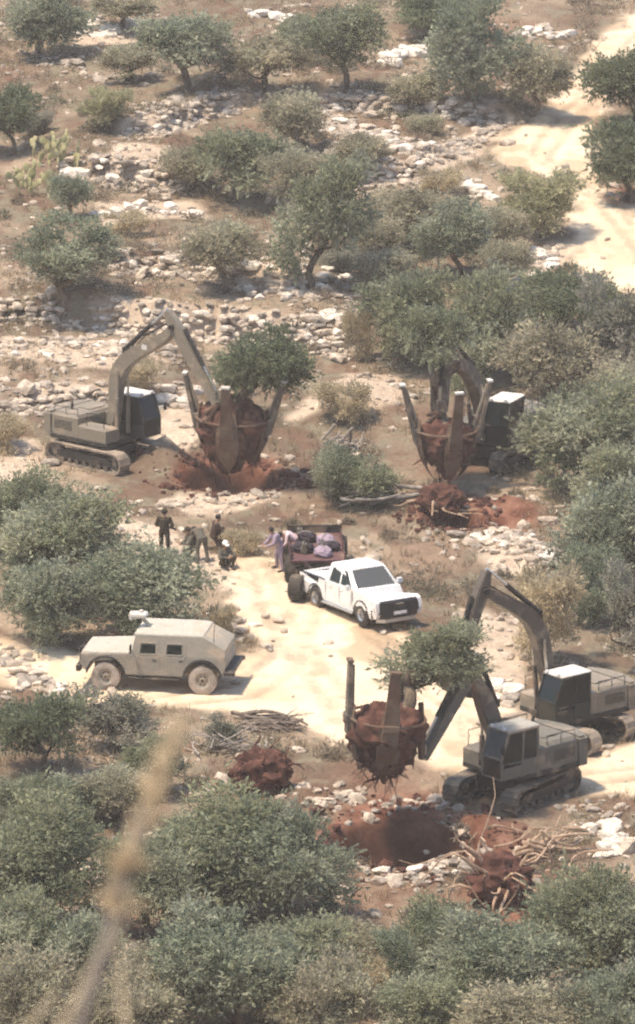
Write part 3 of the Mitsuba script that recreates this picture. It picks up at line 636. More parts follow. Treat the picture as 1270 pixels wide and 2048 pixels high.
for row in [
    # top band
    ('olive tree in the top left corner with a dark stem', 88, 45, 170, 130, 86, 112, 'blue'),
    ('large blue-green olive tree with a dark leaning trunk, left of the top middle', 372, 85, 205, 165, 378, 182, 'blue'),
    ('wide grey-brown olive tree at the top, left of the one with a thin straight stem', 535, 118, 185, 110, 530, 185, 'brown'),
    ('yellow-green olive tree with a thin straight stem at the top middle', 690, 75, 175, 150, 684, 186, 'olive'),
    ('dense blue-green olive tree at the top, right of the white rock heap', 930, 105, 185, 190, 925, 205, 'blue'),
    ('grey-brown olive tree leaning over the left verge of the upper road', 1070, 150, 150, 150, 1060, 228, 'brown'),
    ('low grey olive bush below the white rock heap in the top middle', 835, 180, 120, 80, 835, 215, 'brown'),
    ('dark olive tree at the very top edge right of the middle', 870, 25, 180, 90, 870, 78, 'deep'),
    ('dull olive tree at the very top edge left of the middle', 250, 10, 150, 70, 250, 60, 'brown'),
    # right edge beside the upper road
    ('dark green tree at the right edge beside the upper road, the farther of two', 1265, 165, 165, 185, 1268, 255, 'deep'),
    ('dark round tree at the right edge below the upper road bend, the nearer of two', 1250, 312, 165, 185, 1245, 400, 'deep'),
    # upper left
    ('dark olive tree cut by the left edge beside the prickly pear', 20, 225, 120, 140, 15, 310, 'deep'),
    ('yellowish round bush above the rough slab wall in the upper left', 212, 212, 100, 85, 212, 254, 'yellow'),
    ('small blue-green olive tree below the prickly pear', 140, 385, 85, 110, 150, 440, 'blue'),
    ('blue-green olive tree with a bare leaning stem on the left terrace', 128, 510, 190, 120, 122, 640, 'blue'),
    # middle
    ('olive tree with spreading crown in the upper middle, below the tumbled wall', 480, 320, 190, 150, 470, 405, 'olive'),
    ('grey olive tree behind the spreading one in the upper middle', 590, 235, 140, 130, 590, 312, 'brown'),
    ('tall dark olive tree in the centre of the upper half', 655, 425, 185, 230, 625, 572, 'olive'),
    ('round olive tree on a thin stem between the rubble patches', 440, 495, 160, 130, 436, 585, 'brown'),
    ('small dim olive tree behind the tall dark one', 600, 350, 130, 130, 600, 440, 'brown'),
    ('dusty brown olive tree right of the tall dark one', 815, 425, 170, 130, 820, 500, 'brown'),
    ('blue-green olive tree with white stones at its foot, right of the middle', 905, 470, 150, 150, 905, 560, 'blue'),
    ('olive bush at the bend of the upper road with pale sunlit tips', 1080, 405, 160, 145, 1085, 475, 'yellow'),
    ('grey-green olive tree behind the second excavator, the leftmost there', 825, 615, 190, 210, 820, 735, 'olive'),
    ('small grey olive tree between the rubble and the slanting path', 770, 545, 130, 120, 775, 610, 'brown'),
    ('olive tree with white stones in its gaps behind the second excavator', 965, 640, 190, 210, 960, 765, 'olive'),
    ('dark-topped olive tree at the lower end of the upper road', 1120, 590, 190, 130, 1120, 668, 'deep'),
    ('broad grey olive tree above the roof of the second excavator', 1095, 705, 200, 180, 1095, 805, 'brown'),
    ('dark blue-green olive tree at the right edge below the upper road', 1230, 655, 170, 200, 1240, 770, 'purple'),
    ('big pale olive tree at the right edge hiding the back of the second excavator', 1180, 860, 235, 200, 1195, 985, 'olive', True),
    ('large olive tree at the right edge beside the red trench', 1215, 1060, 220, 230, 1225, 1185, 'blue', True),
    ('blue-grey olive tree cut by the right edge behind the third excavator', 1262, 1220, 130, 190, 1268, 1350, 'purple'),
    ('brown half-bare bush behind the boom of the third excavator', 1085, 1215, 140, 170, 1100, 1330, 'tan'),
    ('dusty olive tree left of the pale slanting path, above the second excavator', 745, 475, 120, 110, 745, 540, 'brown'),
    ('grey olive tree between the low stone wall and the slanting bank in the upper middle', 720, 300, 110, 90, 700, 345, 'brown'),
    ('small grey-green olive tree on the lower end of the slanting path', 1010, 520, 110, 100, 1010, 580, 'brown'),
    ('grey-green olive tree under the spreading one in the upper middle', 375, 330, 110, 100, 380, 385, 'brown'),
    ('low olive tree at the top left between the stem and the leaning trunk', 255, 120, 120, 80, 262, 165, 'brown'),
    ('pale bushy olive tree at the top middle behind the thin straight stem', 610, 60, 120, 90, 612, 110, 'olive'),
    ('brown bushy tree right of the blue-green one at the foot of the white rocks', 1000, 455, 110, 100, 1000, 510, 'brown'),
    ('bushy olive tree at the right edge between the two large ones', 1250, 960, 170, 150, 1255, 1050, 'olive', True),
    ('dull olive tree at the right edge above the rear of the third excavator', 1190, 1175, 150, 130, 1195, 1250, 'blue'),
    ('grey olive tree at the right edge, under the dark blue-green one', 1250, 770, 150, 130, 1255, 850, 'brown'),
    # left, beside the jeep
    ('olive tree at the left edge above the sand-coloured jeep', 45, 1010, 170, 140, 40, 1110, 'olive', True),
    ('big olive tree left of the standing soldiers', 130, 1075, 240, 190, 130, 1215, 'olive', True),
    ('wide olive tree directly behind the sand-coloured jeep', 290, 1175, 245, 175, 285, 1275, 'blue', True),
    ('dark olive tree at the left edge behind the nose of the jeep', 95, 1190, 185, 170, 95, 1290, 'blue', True),
    ('dark green olive tree with two stems in front of the jeep at the left', 85, 1440, 175, 170, 100, 1545, 'deep'),
    ('low purple-grey bush in front of the sand-coloured jeep', 225, 1432, 180, 120, 215, 1500, 'purple'),
    # foreground
    ('pale olive tree at the left edge of the foreground', 85, 1710, 250, 230, 80, 1870, 'olive', True),
    ('small dusty olive shrub left of the grass stalk in the foreground', 245, 1575, 150, 110, 245, 1650, 'brown'),
    ('broad olive tree in the foreground left of the pit', 440, 1692, 300, 215, 440, 1830, 'olive', True),
    ('olive tree in the foreground touching the left lip of the pit', 578, 1720, 225, 200, 575, 1850, 'blue', True),
    ('pale olive tree at the bottom, left of the middle', 450, 1925, 290, 220, 450, 2080, 'blue', True),
    ('olive tree at the bottom edge in the middle', 640, 1990, 200, 190, 640, 2120, 'brown', True),
    ('small bright olive tree below the pit', 865, 1850, 165, 125, 865, 1935, 'olive'),
    ('olive tree at the bottom right below the stump with pale roots', 1010, 1905, 250, 170, 1010, 2030, 'blue', True),
    ('large pale olive tree in the lower right corner', 1195, 1845, 230, 220, 1200, 1990, 'olive', True),
    ('olive tree at the bottom edge right of the middle', 850, 2010, 190, 140, 850, 2110, 'olive', True),
    ('dry brownish olive tree cut by the bottom edge at the right', 1060, 2040, 260, 160, 1060, 2150, 'brown', True),
    ('olive tree cut by the bottom right corner', 1240, 2020, 180, 180, 1240, 2140, 'blue', True),
    ('dim olive tree behind the grass stalk in the foreground', 300, 1760, 190, 180, 300, 1880, 'olive', True),
    ('small olive tree at the left edge in the foreground, farthest of those below the jeep', 40, 1590, 150, 120, 35, 1660, 'olive'),
    ('olive tree at the left edge near the bottom, under the pale one', 20, 1870, 190, 170, 20, 1990, 'olive', True),
    ('dry grey olive tree at the bottom, left of the middle gap', 330, 1960, 190, 160, 330, 2080, 'brown', True),
    ('small grey-green olive bush right of the red stump with pale roots', 1130, 1800, 130, 100, 1130, 1880, 'brown'),
    ('low olive bush right of the bottom middle gap', 800, 1925, 130, 110, 800, 2000, 'blue'),
    ('olive tree at the bottom between two larger ones, right of the middle', 960, 1960, 160, 130, 960, 2060, 'olive'),
    ('small olive tree behind the grass stalk, below the purple-grey bush', 300, 1520, 140, 110, 300, 1585, 'olive'),
    ('low grey-green olive tree in the foreground between the two-stemmed tree and the grass stalk', 170, 1580, 160, 110, 170, 1640, 'blue'),
    ('low olive tree in the foreground right below the pit, left of the small bright one', 690, 1870, 150, 100, 690, 1935, 'brown'),
    ('rounded olive tree in the foreground below the broad one, near the bottom', 585, 1905, 210, 150, 585, 2010, 'olive', True),
    ('olive tree near the bottom left behind the foot of the grass stalk', 150, 1900, 180, 150, 150, 2010, 'blue', True),
    ('dusty olive tree in the bottom left corner', 50, 1990, 220, 190, 50, 2130, 'brown', True),
    ('yellowish olive tree at the bottom edge behind the grass stalk', 240, 2020, 220, 180, 240, 2140, 'brown', True)]:
    tree(*row)
def shrub(label, cx, cy, w, h, tone='tan'):
    return tree(label, cx, cy, w, h, cx, cy + h * 0.45, tone, False, 'dry_shrub', 'shrub', 'dry shrubs', None, False)
for row in [
    ('brown dome-shaped shrub in front of the pale mound between the two far excavators', 690, 802, 105, 80),
    ('brown shrub at the road edge right of the rear of the jeep', 438, 1245, 60, 70),
    ('tan shrub at the left edge beside the tracks of the left excavator', 15, 868, 90, 70),
    ('reddish brown shrub left of the group of olive trees in the middle', 715, 670, 60, 110),
    ('tan shrub on the slope below the upper road bend', 880, 372, 90, 60),
    ('grey-brown shrub in the top middle beneath the low stone wall', 850, 245, 80, 45, 'brown'),
    ('tan shrub on the rubble below the slanting bank', 905, 420, 70, 50),
    ('dark brown shrub at the foot of the tall dark olive tree', 690, 520, 110, 60, 'purple'),
    ('brown shrub between the stones in the upper left', 260, 452, 90, 50),
    ('reddish shrub at the left edge in the upper left', 75, 245, 80, 50, 'purple'),
    ('dry shrub behind the cab of the left excavator', 265, 755, 90, 70),
    ('tan shrub at the bottom edge between the foreground olive trees', 730, 1975, 110, 110),
    ('straw-coloured shrub at the bottom right between the olive trees', 940, 1985, 110, 110),
    ('brown shrub left of the kneeling soldier', 490, 1085, 70, 50)]:
    shrub(*row)

# prickly pear: upright oval pads growing out of each other
def pad_mesh(L):
    m = trimesh.creation.icosphere(subdivisions=2); v = m.vertices.copy()
    v[:, 0] *= 0.36 * L * (1 + 0.25 * v[:, 2]); v[:, 1] *= 0.07 * L; v[:, 2] = (v[:, 2] + 1) * 0.5 * L
    return trimesh.Trimesh(v, m.faces, process=False)
bark('cactus_skin', (0.32, 0.32, 0.16), (0.52, 0.49, 0.29), 2.0)
for j, (lab, px, py) in enumerate((('yellow-green prickly pear cactus at the left edge, the lower of two', 55, 385), ('yellow-green prickly pear cactus above the slab wall, the upper of two', 110, 325))):
    k = thing('prickly_pear', lab, 'cactus', 'prickly pear cacti'); r = np.random.default_rng(60 + j); PADM = mikit.ply(pad_mesh(0.40), 'cactus_skin', smooth=True)
    tips = [(gpt(px + r.uniform(-45, 45), py + r.uniform(-12, 12), -0.05), r.uniform(-.3, .3)) for _ in range(9)]
    for gen in range(4):
        new = []
        for p, tl in tips:
            a, s = r.uniform(0, 3.14), r.uniform(0.8, 1.25)
            M = xf(p, a, s) @ rot((0, 1, 0), tl)
            put('pad', PADM, k, M); top = (M @ [0, 0, 0.37, 1])[:3]
            for _ in range(1 if r.random() < 0.65 else 2): new.append((top, np.clip(tl + r.normal() * 0.6, -1.1, 1.1)))
        tips = new[:14]
# ------------------------------------------------------------------ excavators
def stadium(L, H, n=14):
    r = H / 2; a = np.linspace(-np.pi / 2, np.pi / 2, n)
    return [(L / 2 - r + r * math.cos(t), r + r * math.sin(t)) for t in a] + [(-L / 2 + r - r * math.cos(t), r - r * math.sin(t) * -1) for t in a[::-1]]

def track_parts(k, M, y, belt_mat, frame_mat):
    L, H, W = 4.35, 0.92, 0.62
    P = Polygon(stadium(L, H)); ring = np.array(P.buffer(-0.03).exterior.coords); line = LineString(ring)
    n, ms = 46, []
    for i in range(n):
        s = line.length * i / n; p = line.interpolate(s); q = line.interpolate((s + 0.02) % line.length)
        a = math.atan2(q.y - p.y, q.x - p.x)
        b = box(-line.length / n * 0.47, line.length / n * 0.47, -W / 2, W / 2, -0.025, 0.025); g = box(-0.045, -0.015, -W / 2, W / 2, -0.06, 0.02)
        for m in (b, g):
            m.apply_transform(rot((0, 1, 0), -a)); m.apply_translation((p.x, y, p.y)); ms.append(m)
    belt = prism(P.buffer(-0.05).difference(P.buffer(-0.11)), y - W / 2 + 0.06, y + W / 2 - 0.06)
    tk = many(k, 'track', ms + [belt], belt_mat, 'crawler track of steel shoes', M, smooth=False)
    sgn = 1 if y > 0 else -1
    fr = [hullof([(x, yy, z) for x in (-1.35, 1.35) for yy in (y - 0.2, y + 0.2) for z in (0.28, 0.62)] + [(x, yy, 0.45) for x in (-1.6, 1.6) for yy in (y - .16, y + .16)])]
    part(tk, 'track_frame', fr, frame_mat, M)
    for x, nm in ((L / 2 - H / 2, 'idler_wheel'), (-L / 2 + H / 2, 'drive_sprocket')):
        w = lathe([(0.02, -.17), (0.12, -.17), (0.16, -.10), (.30, -.08), (.34, -.13), (.365, -.13), (.365, .13), (.34, .13), (.30, .08), (.16, .10), (.12, .17), (0.02, .17)], 20, 'y')
        w.apply_translation((x, y, H / 2)); part(tk, nm, w, 'track_steel', M)
    ro = []
    for i in range(7):
        w = cyl((-1.25 + i * 0.417, y - 0.24, 0.2), (-1.25 + i * 0.417, y + 0.24, 0.2), 0.11, 10); ro.append(w)
    for x in (-0.6, 0.6): ro.append(cyl((x, y - .2, .78), (x, y + .2, .78), .07, 10))
    parts(tk, 'roller', ro, 'track_steel', M)
    return tk

def beam(path, thick, y0, y1, bev=0.03):
    """A box-section arm along a side path of (x, z) points with a thickness at each."""
    p = np.array(path, float); t = np.gradient(p, axis=0); t /= np.linalg.norm(t, axis=1, keepdims=True); nrm = np.stack([-t[:, 1], t[:, 0]], -1)
    th = np.array(thick)[:, None] / 2
    return prism(Polygon(np.vstack([p + nrm * th, (p - nrm * th)[::-1]])).buffer(0), y0, y1, bev)

def spline(p, n=18):
    from scipy.interpolate import CubicSpline
    p = np.array(p, float); d = np.r_[0, np.cumsum(np.hypot(*np.diff(p, axis=0).T))]
    return CubicSpline(d, p)(np.linspace(0, d[-1], n))

def excavator(label, spot, heading, tracks, pose, body, boom_mat, roof, belt='track_steel', cabm='cab_dark', size=1.0):
    k = thing('excavator', label, 'excavator', None)
    C = SPOT[spot]; M = xf(C, math.radians(heading), size); MT = xf(C, math.radians(tracks), size)
    track_parts(k, MT, 1.2, belt, 'dark_metal'); track_parts(k, MT, -1.2, belt, 'dark_metal')
    part(k, 'undercarriage', [box(-0.75, 0.75, -1.0, 1.0, 0.42, 0.86, 0.05), lathe([(.02, .86), (.62, .86), (.62, 1.02), (.02, 1.02)], 24)], 'dark_metal', MT)
    # revolving deck, counterweight, engine cover
    part(k, 'deck', [box(-2.0, 1.15, -1.35, 1.35, 1.03, 1.24, 0.03)], 'dark_metal', M)
    a = np.linspace(-0.56, 0.56, 9)
    cwp = [(-1.95, -1.36)] + [(-2.75 * math.cos(t), 2.75 * math.sin(t) * 0.93) for t in a] + [(-1.95, 1.36)]
    cw = trimesh.creation.extrude_polygon(Polygon(cwp).buffer(-0.06).buffer(0.06), 0.98, engine='earcut'); cw.apply_translation((0, 0, 1.06))
    top = trimesh.creation.extrude_polygon(Polygon(cwp).buffer(-0.10), 0.08, engine='earcut'); top.apply_translation((0, 0, 2.04))
    part(k, 'counterweight', [cw, top], body, M)
    hood = hullof([(x, y, z) for x in (-1.9, -0.45) for y in (-1.30, 1.30) for z in (1.24, 2.02)] + [(x, y, 2.16) for x in (-1.85, -.55) for y in (-1.12, 1.12)])
    eh = part(k, 'engine_cover', hood, body, M)
    vents = [box(-1.75 + i * .11, -1.69 + i * .11, s * 1.296 - .012, s * 1.296 + .012, 1.45, 1.85) for i in range(9) for s in (-1, 1)]
    parts(eh, 'vent_slat', vents, 'dark_metal', M)
    part(eh, 'exhaust_pipe', [tube([(-1.45, -0.55, 2.1), (-1.45, -.55, 2.45), (-1.52, -.55, 2.55)], .06, 10)], 'dark_metal', M)
    part(eh, 'hatch', box(-1.5, -.75, -.2, .75, 2.16, 2.21, .02), body, M)
    part(k, 'tool_box', [hullof([(x, y, z) for x in (-0.4, 1.12) for y in (-1.34, -0.52) for z in (1.24, 1.72)] + [(x, y, 1.80) for x in (-.4, .95) for y in (-1.28, -.6)])], body, M)
    part(k, 'side_panel', [box(-0.43, -0.05, 0.38, 1.33, 1.24, 2.06, .03)], body, M)
    # rails
    rl = []
    for s in (-1.25, 1.25):
        rl.append(tube([(-1.8, s, 2.1), (-1.8, s, 2.42), (-.5, s, 2.42), (-.5, s, 2.1)], .02, 6)); rl.append(cyl((-1.15, s, 2.1), (-1.15, s, 2.42), .016, 6))
    rl.append(tube([(.95, -1.25, 1.75), (.95, -1.25, 2.35), (.0, -1.25, 2.35), (.0, -1.25, 1.75)], .02, 6))
    parts(k, 'handrail', rl, 'dark_metal', M)
    # cab: pillars and sills with glass between, seat inside
    x0, x1, y0, y1, z0, z1 = 0.0, 1.72, 0.36, 1.36, 1.24, 2.92
    xs = 1.38                                     # windscreen leans back to here at the roof
    pl = []
    for y in (y0, y1):
        pl.append(tube([(x0 + .05, y, z0), (x0 + .05, y, z1)], .055, 6)); pl.append(tube([(.78, y, z0), (.70, y, z1)], .045, 6))
        pl.append(tube([(x1, y, z0), (x1, y, z0 + .75), (xs, y, z1)], .05, 6)); pl.append(tube([(x0, y, z1 - .02), (xs, y, z1 - .02)], .05, 6))
        pl.append(tube([(x0, y, z0 + .55), (x1, y, z0 + .55)], .03, 6))
    for x, z in ((x0 + .05, z1 - .02), (xs, z1 - .02), (x1, z0 + .75)): pl.append(cyl((x, y0, z), (x, y1, z), .045, 6))
    lower = [box(x0, .76, y1 - .05, y1 + .01, z0, z0 + .55, .01), box(x0, x1, y0 - .01, y0 + .05, z0, z0 + .55, .01), box(x0, x0 + .05, y0, y1, z0, z0 + .8, .01), box(x0, x1, y0, y1, z0 - .02, z0 + .05, .01), box(.80, x1 - .05, y1 - .045, y1 + .015, z0 + .02, z0 + .42, .01)]
    cb = part(k, 'cab', pl + lower, cabm, M)
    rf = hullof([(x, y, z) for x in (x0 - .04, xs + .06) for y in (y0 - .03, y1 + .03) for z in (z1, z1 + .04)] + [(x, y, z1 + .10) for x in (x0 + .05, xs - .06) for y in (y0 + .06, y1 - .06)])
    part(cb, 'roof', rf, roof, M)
    g = 0.012
    def pane(pts):
        p = np.array(pts, float); nrm = np.cross(p[1] - p[0], p[2] - p[0]); nrm /= np.linalg.norm(nrm); return hullof(np.vstack([p - nrm * g, p + nrm * g]))
    part(cb, 'windscreen', [pane([(x1 - .01, y0 + .05, z0 + .05), (x1 - .01, y1 - .05, z0 + .05), (x1 - .01, y1 - .05, z0 + .74), (x1 - .01, y0 + .05, z0 + .74)]),
                            pane([(x1 - .01, y0 + .05, z0 + .77), (x1 - .01, y1 - .05, z0 + .77), (xs, y1 - .05, z1 - .06), (xs, y0 + .05, z1 - .06)])], 'tinted_glass', M)
    part(cb, 'door_window', [pane([(.80, y1, z0 + .60), (x1 - .04, y1, z0 + .60), (x1 - .04, y1, z0 + .76), (xs - .02, y1, z1 - .07), (.72, y1, z1 - .07)])], 'tinted_glass', M)
    part(cb, 'rear_side_window', [pane([(x0 + .10, y1, z0 + .60), (.74, y1, z0 + .60), (.66, y1, z1 - .07), (x0 + .10, y1, z1 - .07)])], 'tinted_glass', M)
    part(cb, 'right_window', [pane([(x0 + .10, y0, z0 + .60), (x1 - .04, y0, z0 + .60), (xs - .02, y0, z1 - .07), (x0 + .10, y0, z1 - .07)])], 'tinted_glass', M)
    part(cb, 'rear_window', [pane([(x0 + .05, y0 + .06, z0 + .85), (x0 + .05, y1 - .06, z0 + .85), (x0 + .05, y1 - .06, z1 - .07), (x0 + .05, y0 + .06, z1 - .07)])], 'tinted_glass', M)
    part(cb, 'door_handle', box(1.42, 1.6, y1 + .015, y1 + .05, z0 + .52, z0 + .57, .008), 'dark_metal', M)
    part(cb, 'mirror', [cyl((x1 - .1, y1, z0 + 1.05), (x1 + .12, y1 + .18, z0 + 1.15), .012, 5), box(x1 + .10, x1 + .13, y1 + .1, y1 + .28, z0 + 1.0, z0 + 1.32, .01)], 'black_plastic', M)
    parts(cb, 'work_lamp', [box(xs + .02, xs + .12, y, y + .14, z1 + .05, z1 + .16, .015) for y in (y0 + .12, y1 - .26)], 'lamp_glass', M)
    # boom, stick, rams
    foot, bend, tip, end = np.array((0.45, 1.72)), np.array(pose['bend']) / size, np.array(pose['tip']) / size, np.array(pose['end']) / size
    yb = -0.15
    bp = spline([foot, foot + (bend - foot) * .55 + np.array([-.03, 0]), bend, bend + (tip - bend) * .45 + np.array([-.05, .10]), tip])
    u = np.linspace(0, 1, len(bp)); bth = np.interp(u, [0, .2, .42, .6, .9, 1], [.34, .50, .66, .58, .40, .30])
    bm = part(k, 'boom', beam(bp, bth, yb - .24, yb + .24, .03), boom_mat, M)
    parts(bm, 'pivot_pin', [cyl((q[0], yb - .33, q[1]), (q[0], yb + .33, q[1]), .11, 12) for q in (foot, tip)], 'dark_metal', M)
    mid = bp[int(len(bp) * .42)]
    for s in (-.34, .34):
        b0, b1 = np.array([1.0, yb + s, 1.42]), np.array([mid[0] + .05, yb + s, mid[1] - .05]); c = b0 + (b1 - b0) * .58
        rm = part(bm, 'boom_ram', [cyl(b0, c, .095, 12)], boom_mat, M)
        part(k, 'ram_rod', [cyl(c, b1, .05, 10)], 'bright_steel', M)
    d = (end - tip) / np.linalg.norm(end - tip); nn = np.array([-d[1], d[0]]); L = np.linalg.norm(end - tip)
    side = 1.0 if nn @ np.array([0.2, 1.0]) > 0 else -1.0
    back = tip - d * 0.70 + nn * side * 0.05
    sp = [back, tip, tip + d * L * .3, tip + d * L * .7, end]
    sk = part(k, 'stick', beam(sp, [.26, .56, .50, .38, .26], yb - .19, yb + .19, .03), pose.get('stick_mat', boom_mat), M)
    r0 = bp[int(len(bp) * .50)]; t0 = bp[int(len(bp) * .50) + 2] - r0; nb = np.array([-t0[1], t0[0]]) / np.linalg.norm(t0)
    a0 = r0 + nb * (bth[9] / 2 + .14); a1 = back + np.array([0, .08]); c = a0 + (a1 - a0) * .62
    part(sk, 'stick_ram', [cyl((a0[0], yb, a0[1]), (c[0], yb, c[1]), .10, 12), box(a0[0] - .12, a0[0] + .12, yb - .12, yb + .12, a0[1] - .22, a0[1] + .05)], 'dark_metal', M)
    part(sk, 'ram_rod', [cyl((c[0], yb, c[1]), (a1[0], yb, a1[1]), .055, 10)], 'bright_steel', M)
    out = nn * (-side)
    e0, e1 = tip + d * .35 - out * -.0 + nn * side * .40, end - d * .45 + nn * side * .30; c = e0 + (e1 - e0) * .6
    part(sk, 'bucket_ram', [cyl((e0[0], yb, e0[1]), (c[0], yb, c[1]), .085, 12)], 'dark_metal', M)
    part(sk, 'link_rod', [cyl((c[0], yb, c[1]), (e1[0], yb, e1[1]), .05, 10), cyl((e1[0], yb - .14, e1[1]), (end[0], yb - .14, end[1]), .05, 8), cyl((e1[0], yb + .14, e1[1]), (end[0], yb + .14, end[1]), .05, 8)], 'bright_steel', M)
    hs = [tube([(mid[0], yb + s, mid[1] + .35), (mid[0] + .4 * (tip[0] - mid[0]), yb + s, mid[1] + .5 * (tip[1] - mid[1]) + .42), (tip[0] - .1, yb + s, tip[1] + .25), (tip[0] + d[0] * .5, yb + s, tip[1] + d[1] * .5 + .1)], .022, 6) for s in (-.12, .12)]
    parts(bm, 'hose', hs, 'rubber', M)
    E = (M @ [end[0], yb, end[1], 1])[:3]
    return k, M, E

def blade_mesh(R, z_top, z_bot, width):
    """A curved, pointed spade blade hanging at radius R, thin steel with a rib; local x points outward."""
    rows, cols, v = 12, 7, []
    for side in (0.0, 0.035):
        for i in range(rows):
            t = i / (rows - 1); z = z_top + (z_bot - z_top) * t
            r = R * (1 + 0.10 * math.sin(t * 3.0) - 0.66 * t ** 2.6) + side; w = width * (0.62 + 0.38 * math.sin(t * 2.6)) * (1 - t ** 4) + 0.03
            for j in range(cols):
                s = (j / (cols - 1) - .5); v.append((r - 1.1 * (s * w) ** 2 / max(R, .1) * (0.8), s * w, z))
    f = []; N = rows * cols; I = lambda s, i, j: s * N + i * cols + j
    for s in (0, 1):
        for i in range(rows - 1):
            for j in range(cols - 1):
                q = [I(s, i, j), I(s, i, j + 1), I(s, i + 1, j + 1), I(s, i + 1, j)]; q = q if s else q[::-1]
                f += [q[:3], [q[0], q[2], q[3]]]
    for i in range(rows - 1):
        for j, fl in ((0, 0), (cols - 1, 1)):
            q = [I(0, i, j), I(1, i, j), I(1, i + 1, j), I(0, i + 1, j)]; q = q if not fl else q[::-1]; f += [q[:3], [q[0], q[2], q[3]]]
    for i, fl in ((0, 1), (rows - 1, 0)):
        for j in range(cols - 1):
            q = [I(0, i, j), I(1, i, j), I(1, i, j + 1), I(0, i, j + 1)]; q = q if not fl else q[::-1]; f += [q[:3], [q[0], q[2], q[3]]]
    return trimesh.Trimesh(np.array(v), np.array(f), process=False)

def tree_spade(k, center, arm_end, R, H, az, tilt=0.0, post=1.25, caps='dull_white', splay=.55):
    """Spade frame, blades and slanting blade guides with rams; its middle stands at center (the point of the root ball's tip)."""
    M = xf(center) @ rot((0, 1, 0), tilt)
    zt = H
    ring = []
    for i in range(28):
        a0, a1 = i * 2 * math.pi / 28, (i + 1) * 2 * math.pi / 28
        ring.append(cyl((R * 1.08 * math.cos(a0), R * 1.08 * math.sin(a0), zt), (R * 1.08 * math.cos(a1), R * 1.08 * math.sin(a1), zt), .045, 6))
    e = np.linalg.inv(M) @ np.r_[arm_end, 1]; e = e[:3]; q = e * [1, 1, 0]; q = q / (np.linalg.norm(q) + 1e-6) * R * 1.08; q[2] = zt
    ring += [cyl(e, q, .13, 8), cyl(e, q + [0, 0, .35], .09, 8)]
    sp = part(k, 'tree_spade', ring, 'rusty_steel', M)
    for i, a in enumerate(az):
        a = math.radians(a); B = M @ rot((0, 0, 1), a)
        part(sp, 'blade', blade_mesh(R * 1.0, zt + .45, -.30, .70 * R), 'rusty_steel', B, smooth=50)
        g = [hullof([(R * .98 + dx, s, zt - .55) for dx in (0, .16) for s in (-.27, .27)] + [(R * 1.0 + splay + dx, s, zt + post) for dx in (0, .13) for s in (-.16, .16)])]
        g += [box(R * 1.0, R * 1.2, -.26, .26, zt - .12, zt + .10, .02)]
        part(sp, 'guide_post', g, 'paint_dark_boom' if i % 2 else 'rusty_steel', B)
        part(sp, 'guide_ram', [cyl((R * 1.0, .0, zt + .1), (R * .98 + splay, 0, zt + post - .1), .075, 10)], 'paint_khaki', B)
        part(sp, 'post_cap', box(R + splay - .03, R + splay + .17, -.17, .17, zt + post, zt + post + .10, .02), caps, B)
    return sp

def lump(seed, R, amp=0.35, sub_=3, squash=(1, 1, 1), freq=1.6):
    m = trimesh.creation.icosphere(subdivisions=sub_); v = m.vertices.copy()
    n = meshkit.fbm(v * freq + seed * 3.1, 4, seed); v *= (1 + amp * 2 * (n - .5))[:, None]
    return trimesh.Trimesh(v * R * np.array(squash), m.faces, process=False)

def roots(r, n, R, length, spread, thick, down=0.5, up=0.0):
    ms = []
    for i in range(n):
        a, el = r.uniform(0, 6.283), r.uniform(-down, up)
        d = np.array([math.cos(a) * math.cos(el), math.sin(a) * math.cos(el), math.sin(el)]); L = length * r.uniform(.4, 1.2)
        t = np.linspace(0, 1, 7)[:, None]; bend = r.normal(size=3) * spread * L; b2 = r.normal(size=3) * spread * L * .6
        p = d * R * .7 + d * L * t + bend * t ** 2 + b2 * np.sin(t * 5)
        ms.append(tube(p, thick * r.uniform(.5, 1.2) * np.linspace(1, .2, 7), 6))
    return ms

def uprooted(label, ball, R, crown_px, depth_y, w, h, tone, seed, var=0, n_roots=9):
    """An olive tree lifted with its ball of red earth: root ball, roots, bent trunk with limbs, crown."""
    k = thing('uprooted_olive_tree', label, 'olive tree'); r = np.random.default_rng(seed); ball = np.array(ball)
    lm = lump(seed, R, .50, 4, (1, 1, 1.12), 2.7); v = lm.vertices; lm.vertices = v * np.stack([1 + .38 * np.clip(v[:, 2] / R, -1.3, .6)] * 2 + [np.ones(len(v))], -1)
    part(k, 'root_ball', lm, 'red_earth', xf(ball), smooth=60)
    parts(k, 'root', roots(r, n_roots, R, R * .75, .25, .08, 1.35, -.35), 'red_earth', xf(ball))
    many(k, 'root_fibre', roots(r, n_roots * 3, R, R * .7, .35, .028, 1.5, -.1), 'red_earth', 'fine torn roots', xf(ball))
    d = ray(*crown_px); t = (depth_y - CAM[1]) / d[1]; c = CAM + d * t; s = scale_at(c)
    Rv = np.array([w / s / 2, w / s / 2, h / s / 2]); shape, lob = CROWNS[tone][var % len(CROWNS[tone])]
    put('crown', shape, k, xf(c, r.uniform(0, 6.28), Rv * 1.06))
    base = ball + [0, 0, R * .6]
    part(k, 'trunk', limbs(base, c, Rv * .9, lob, r, .22), 'bark', smooth=60)
    return k

